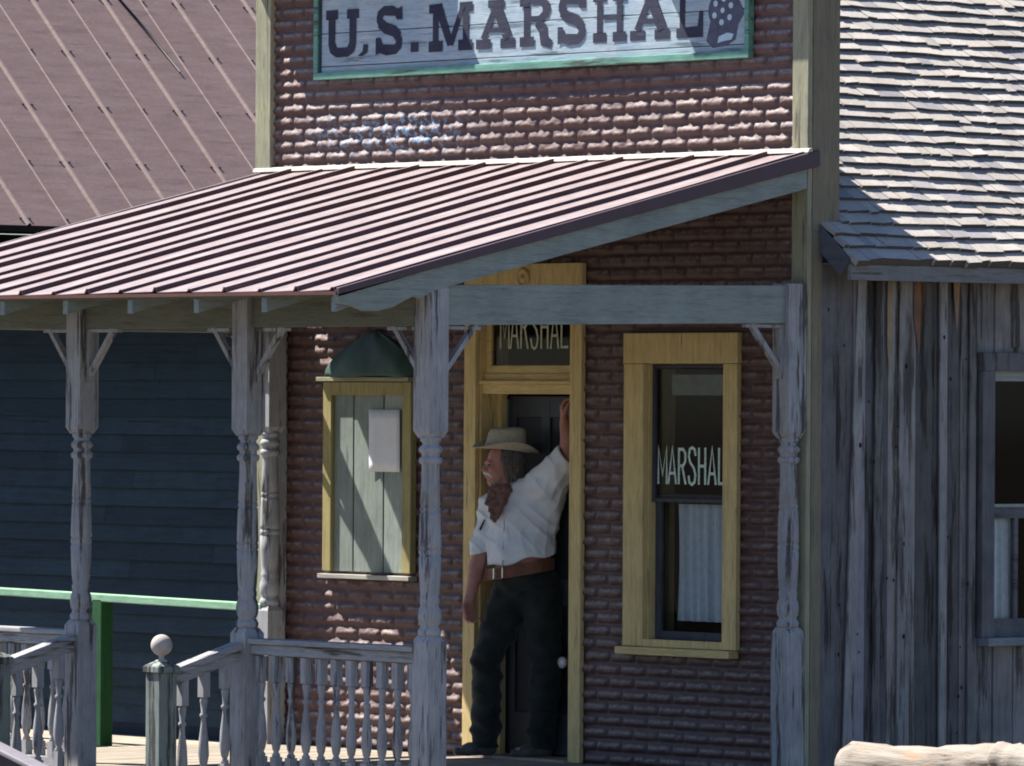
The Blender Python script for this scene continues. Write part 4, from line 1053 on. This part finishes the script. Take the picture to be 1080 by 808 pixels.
def folds(amp, seed, dirv, fr):
    dirv = np.array(dirv, float); dirv /= np.linalg.norm(dirv)
    def f(x, y, z):
        wv = .035*np.sin(z*9+seed)+.03*np.sin(x*11+y*7+seed*2)+.012*np.sin(z*31+x*23)
        p = (x*dirv[0]+y*dirv[1]+z*dirv[2]+wv)*fr
        m = .5+.5*np.sin(x*13+z*8+seed*3)*np.sin(z*11-x*6+seed)
        return (-amp*m*(1-np.abs(np.sin(p)))**1.6).astype(np.float32)
    return f
def surf_w(sd_, u, z):
    i = int(round((u-sd_.lo[0])/sd_.res)); k = int(round((z-sd_.lo[2])/sd_.res)); col = sd_.d[i, :, k]; j = np.argmax(col < 0); return sd_.lo[1]+j*sd_.res
def wrinkle(amp, fr, seed, an=(1, 1, 1)):
    def f(x, y, z):
        a = np.sin(x*fr*an[0]+2.3*np.sin(z*fr*.6*an[2]+seed)+seed)*np.sin(z*fr*.8*an[2]+1.7*np.sin(y*fr*.9+seed*2)+x*fr*.5)
        b_ = np.sin((x+y)*fr*2.1+1.9*np.sin(z*fr*1.3+seed))*.5
        return (amp*(a+b_)).astype(np.float32)
    return f
# shirt
ss_ = SDF((-.36, -.40, .98), (.40, .32, 1.86), .0055)
ss_.cap(shR+np.array([0, 0, -.005]), shL+np.array([0, 0, -.012]), .078, .080, .04)
ss_.cap(neck-np.array([0, 0, .06]), neck-np.array([0, 0, .03]), .080, .062, .03)
ss_.ell(chest, (.200, .145, .22), .05, math.radians(-25)); ss_.ell(belly+np.array([.0, -.01, .01]), (.205, .165, .155), .05, math.radians(-25))
ss_.cap(shR, elR+np.array([.0, 0, .02]), .066, .054, .03)
ss_.cap(elR+np.array([0, 0, .045]), elR+np.array([-.004, 0, .008]), .058, .061, .004)       # rolled cuff
ss_.cap(shL, shL+(elL-shL)*.93, .092, .086, .04); ss_.cap(J(578, 556, -.05), J(588, 505, -.14), .065, .065, .04)
ss_.field(folds(.013, .7, (.8, .2, .62), 34)); ss_.field(folds(.009, 2.7, (1, .2, -.25), 42)); ss_.field(wrinkle(.0042, 24, 1.3, (1.3, 1, .7)))
dl = (elL-shL)/np.linalg.norm(elL-shL)
g = np.meshgrid(*ss_.ax, indexing='ij')
P = shL+(elL-shL)*.99; cutd = (g[0]-P[0])*dl[0]+(g[1]-P[1])*dl[1]+(g[2]-P[2])*dl[2]; ss_.d = np.where(g[0] > .06, np.maximum(ss_.d, cutd), ss_.d)
cutr = (elR[2]-.004-g[2])+.25*(g[0]-elR[0])
ss_.d = np.where(g[0] < -.178, np.maximum(ss_.d, cutr), ss_.d)
# hem above the belt, drooping at the front left
hem = (1.062+.22*(g[0]+.17)+.012*np.sin(g[0]*30))-g[2]
ss_.d = np.where(g[0] >= -.178, np.maximum(ss_.d, hem), ss_.d)
# hollow sleeve mouth on the raised arm
t_ = np.clip(((g[0]-shL[0])*dl[0]+(g[1]-shL[1])*dl[1]+(g[2]-shL[2])*dl[2]), 0, 1); Lr = np.linalg.norm(elL-shL)
rad = np.sqrt(sum((g[i]-shL[i]-t_*dl[i])**2 for i in range(3)))
ss_.d = np.maximum(ss_.d, -np.maximum(rad-.072, Lr*.80-t_))
def cloth(name, c, var, sc=14., rough=.85):
    t = NT(name); v = t.coord(); n = t.noise(v, sc, 5, .6); n2 = t.noise(v, 260, 2, .5)
    c_ = t.ramp(n, [(.3, tuple(x*(1-var) for x in c)), (.7, tuple(min(1, x*(1+var)) for x in c))]); t.bump(n2, .3, .001)
    t.b.inputs['Sheen Weight'].default_value = .15; return t.fin(c_, rough, .2)
shirt = mpart('shirt', ss_.mesh('shirt'), cloth('white_cotton', (.74, .76, .80), .07), 3)
# open placket line, pocket flaps
b = MB(); GREYL = cloth('grey_seam', (.30, .31, .35), .1)
pts_ = [J(533-.2*k, 548+k*6.5) for k in range(9)]; b.tube([(p_[0], surf_w(ss_, p_[0], p_[2])-.001, p_[2]) for p_ in pts_], .003, 6); mpart('placket_seam', b.mesh('placket_seam', GREYL, True), GREYL, 0)
b = MB(); p_, q_ = J(507, 562), J(512, 551); p_[1] = surf_w(ss_, p_[0], p_[2])-.006; q_[1] = surf_w(ss_, q_[0], q_[2])-.006; b.tube([tuple(p_), tuple(q_)], [.006, .004], 8)
mpart('pen', b.mesh('pen', GREYL, True), cloth('dark_pen', (.03, .03, .035), .1), 0)
# trousers
st_ = SDF((-.36, -.34, .02), (.36, .32, 1.12), .0058)
st_.ell(pelvis+np.array([0, 0, .02]), (.195, .145, .15), .05, math.radians(-25)); st_.cap(pelvis, belly-np.array([0, 0, .04]), .14, .15, .04)
for h_, k_, a_, s_ in ((hpR, knR, anR, 1), (hpL, knL, anL, 2)):
    st_.cap(h_, k_, .112, .082, .035); st_.cap(k_, k_+(a_-k_)*.4, .080, .080, .02); st_.cap(k_+(a_-k_)*.4, a_-np.array([0, 0, .03]), .080, .070, .02)
    st_.ell(a_+np.array([-.01, 0, .05]), (.078, .074, .03), .02); st_.ell(k_+np.array([-.03, -.01, -.02]), (.06, .065, .03), .02)
st_.field(folds(.014, 1.9, (.35, .1, 1), 24)); st_.field(folds(.010, 4.1, (-.5, .2, 1), 31)); st_.field(wrinkle(.006, 19, 2.1, (1, 1, 1.6)))
g = np.meshgrid(*st_.ax, indexing='ij'); top = g[2]-(1.075+.17*(g[0]+.05)); st_.d = np.maximum(st_.d, top); st_.d = np.maximum(st_.d, .055-g[2])
mpart('trousers', st_.mesh('trousers'), cloth('charcoal_green_trousers', (.020, .023, .021), .45, 9.), 3)
# boots
for a_ in (anR, anL):
    bt = SDF(a_-np.array([.26, .2, .13]), a_+np.array([.12, .12, .12]), .005)
    bt.cap(a_+np.array([0, 0, .06]), a_-np.array([0, 0, .04]), .052, .046, .02); bt.cap(a_-np.array([0, 0, .055])+FWD*-.025, a_-np.array([0, 0, .062])+FWD*.09, .042, .040, .02)
    bt.cap(a_-np.array([0, 0, .062])+FWD*.09, a_-np.array([0, 0, .07])+FWD*.165, .040, .024, .02); bt.d = np.maximum(bt.d, .0135-np.meshgrid(*bt.ax, indexing='ij')[2])
    mpart('boot', bt.mesh('boot'), cloth('black_boot_leather', (.09, .08, .075), .3, 20, .4), 1)
# hair and moustache
hs = SDF(head-np.array([.2, .2, .24]), head+np.array([.24, .2, .16]), .0042); upv = np.array([0, 0, 1.])
hs.ell(head+upv*.03-FWD*.026, (.100, .084, .098), .02, math.atan2(FWD[1], FWD[0]))
for i in range(26):
    a = 1.15+4.0*(i/25.); rot = math.atan2(FWD[1], FWD[0]); dvec = np.array([math.cos(rot+a), math.sin(rot+a), 0])
    p0 = head+upv*.03+dvec*.078-FWD*.014; p1 = head-upv*(.05+.02*math.sin(i*2.1))+dvec*.086-FWD*.02; p2 = p1-upv*(.055+.02*math.sin(i*1.7))+dvec*.022*math.sin(i*3.3)-FWD*.01
    hs.cap(p0, p1, .015, .013, .006); hs.cap(p1, p2-upv*.02*abs(math.sin(i*5.1)), .013, .003, .004)
gg = np.meshgrid(*hs.ax, indexing='ij'); fr_ = (gg[0]-head[0])*FWD[0]+(gg[1]-head[1])*FWD[1]; hs.d = np.maximum(hs.d, fr_-.030-.3*(gg[2]-head[2]))
hs.field(lambda x, y, z: (.0028*np.sin(x*230+3*np.sin(z*20))*np.sin(y*190+2*np.sin(z*25))).astype(np.float32))
mpart('hair', hs.mesh('hair'), cloth('greying_brown_hair', (.115, .095, .08), .5, 60, .6), 0)
hs = SDF(head-np.array([.24, .2, .14]), head+np.array([.05, .2, .06]), .0032); sd = np.array([.34, -.94, 0])
for q in (-1, 1):
    hs.cap(head-upv*.045+FWD*.104, head-upv*.054+FWD*.088+sd*q*.026, .011, .009, .006); hs.cap(head-upv*.054+FWD*.088+sd*q*.026, head-upv*.072+FWD*.076+sd*q*.032, .009, .004, .006)
mpart('moustache', hs.mesh('moustache'), cloth('white_moustache_hair', (.62, .58, .54), .15, 80, .7), 0)
hs = SDF(head-np.array([.2, .2, .2]), head+np.array([.08, .2, .04]), .0034); yw_ = math.atan2(FWD[1], FWD[0])
hs.ell(head-upv*.045+FWD*.033, (.066, .061, .079), .03, yw_); hs.ell(head-upv*.100+FWD*.066, (.024, .026, .022), .018, yw_)
gg = np.meshgrid(*hs.ax, indexing='ij'); fr_ = (gg[0]-head[0])*FWD[0]+(gg[1]-head[1])*FWD[1]; hz_ = gg[2]-head[2]
hs.d = np.maximum(hs.d, hz_+.048+.55*np.maximum(fr_-.01, 0)-.9*np.maximum(.02-fr_, 0)); hs.d = np.maximum(hs.d, -fr_-.03)
hs.field(lambda x, y, z: (.0022*np.sin(x*260+2*np.sin(z*40))*np.sin(z*210+2*np.sin(y*35))).astype(np.float32))
mpart('stubble_beard', hs.mesh('stubble_beard'), cloth('greying_stubble', (.40, .24, .19), .35, 120, .8), 0)
# hat
HC = head+np.array([.012, 0, .082]); tiltx = math.radians(-7)
b = MB(); N = 48; vs = []; fs = []; rings = []
prof = [(1.0, .004, 1), (.985, .014, 1), (.80, .006, 1), (.66, .002, 1), (.57, .004, 0), (.555, .03, 0), (.535, .075, 0), (.50, .110, 0), (.44, .124, 0), (.30, .122, 0), (.16, .112, 0), (.03, .108, 0)]
yawh = math.atan2(FWD[1], FWD[0])
for r_, h_, br in prof:
    for k in range(N):
        a = 6.28318*k/N; lx = .190*r_*math.cos(a); ly = .160*r_*math.sin(a)
        if not br: lx = .205*r_*math.cos(a); ly = .160*r_*math.sin(a); h2 = h_+(.012*math.cos(a)*-1 if h_ > .09 else 0)
        else: h2 = h_+.055*abs(math.sin(a))**2.2*max(0, r_-.58)*2.0-.018*max(0, math.cos(a))*(r_-.55)*2
        vs.append((lx, ly, h2))
nr_ = len(prof)
for i in range(nr_-1):
    for k in range(N): fs.append((i*N+k, i*N+(k+1) % N, (i+1)*N+(k+1) % N, (i+1)*N+k))
fs.append(tuple((nr_-1)*N+k for k in range(N)))
b.add(vs, fs); b.v = b.v
STR = cloth('straw_felt', (.47, .42, .33), .12, 50, .8)
me = b.mesh('hat', STR, True); me.transform(Matrix.Translation(Vector(HC)) @ Matrix.Rotation(tiltx*-1, 4, 'Y') @ Matrix.Rotation(yawh, 4, 'Z'))
hat = mpart('hat', me, STR, 0); q = hat.modifiers.new('solid', 'SOLIDIFY'); q.thickness = .005; q = hat.modifiers.new('sub', 'SUBSURF'); q.levels = 1; q.render_levels = 2
b = MB(); vs = []; fs = []
for h_, r_ in ((.006, .575), (.028, .565)):
    for k in range(N):
        a = 6.28318*k/N; vs.append((.209*r_*math.cos(a), .164*r_*math.sin(a), h_))
for k in range(N): fs.append((k, (k+1) % N, N+(k+1) % N, N+k))
b.add(vs, fs); me = b.mesh('hat_band', STR, True); me.transform(Matrix.Translation(Vector(HC)) @ Matrix.Rotation(tiltx*-1, 4, 'Y') @ Matrix.Rotation(yawh, 4, 'Z'))
mpart('hat_band', me, cloth('tan_band', (.33, .30, .24), .1, 30), 0)
# neckerchief
ns = SDF((-.25, -.30, 1.30), (.20, .25, 1.62), .0045)
nc = neck+np.array([0, 0, .012]); chf = np.array([-.55, -.80, 0]); chs = np.array([.8, -.55, 0])
for k in range(16):
    a0_, a1_ = 6.2832*k/16, 6.2832*(k+1)/16; f = lambda a: nc+chf*.078*math.cos(a)+chs*.082*math.sin(a)+np.array([0, 0, -.022*math.cos(a)])
    ns.cap(f(a0_), f(a1_), .022+.004*math.sin(k*2.), .022+.004*math.sin(k*2.+2), .012)
kn_ = nc+chf*.105+np.array([0, 0, -.03])
for sx_, ln in ((-.075, .07), (-.05, .11), (-.025, .15), (.0, .165), (.025, .15), (.05, .11), (.075, .07)):
    ns.cap(kn_+chs*sx_*.7, kn_+chs*sx_*.8+np.array([0, 0, -ln])+chf*(.035+ln*.12), .026, .012, .012)
ns.field(wrinkle(.0035, 55, .7))
mpart('neckerchief', ns.mesh('neckerchief'), cloth('brown_plaid_kerchief', (.17, .09, .075), .6, 55), 1)
# belt: a band round the waist, lower on his right
def waistband(name, zc_, hw_, grow, mat, slope=.17, off=0.):
    N = 64; vs = []; fs = []; yw = math.radians(-25)
    for k in range(N):
        a = 6.28318*k/N; ex = .197+grow; ey = .160+grow; lx, ly = ex*math.cos(a), ey*math.sin(a)
        x = lx*math.cos(yw)-ly*math.sin(yw)+.005; y_ = lx*math.sin(yw)+ly*math.cos(yw)+.0+off; z = zc_+slope*(x+.05)
        for dz, r_ in ((-hw_, 0), (hw_, 0), (hw_, -.006), (-hw_, -.006)): vs.append((x*(1+r_*4), y_*(1+r_*4), z+dz))
    for k in range(N):
        for j in range(4): fs.append((k*4+j, ((k+1) % N)*4+j, ((k+1) % N)*4+(j+1) % 4, k*4+(j+1) % 4))
    b = MB(); b.add(vs, fs); return mpart(name, b.mesh(name, mat, False), mat, 0)
LEA = cloth('brown_belt_leather', (.17, .068, .04), .25, 30, .45)
waistband('gun_belt', 1.045, .034, .006, LEA)
b = MB(); bx = J(527, 606, 0); bb_ = np.array([bx[0], -.128, 1.045+.17*(bx[0]+.05)])
def boxat(c, a, e, h_, t_):
    A = Vector((.82, -.56, 0)) if False else Vector((math.cos(math.radians(-40+0)), math.sin(math.radians(-40)), 0))
frame = MB(); ax_ = np.array([.93, -.36, .12]); ax_ /= np.linalg.norm(ax_); nz_ = np.array([-.36, -.93, 0])
for (p0, p1) in ((( -.026, -.03), (-.026, .03)), ((.026, -.03), (.026, .03)), ((-.026, .03), (.026, .03)), ((-.026, -.03), (.026, -.03))):
    a = bb_+ax_*p0[0]+np.array([0, 0, p0[1]]); e = bb_+ax_*p1[0]+np.array([0, 0, p1[1]]); frame.tube([tuple(a+nz_*.006), tuple(e+nz_*.006)], .0055, 8)
mpart('buckle', frame.mesh('buckle', SKIN), simple('silver_buckle', (.7, .68, .62), .25, .5, .05, 10, 1.), 0)
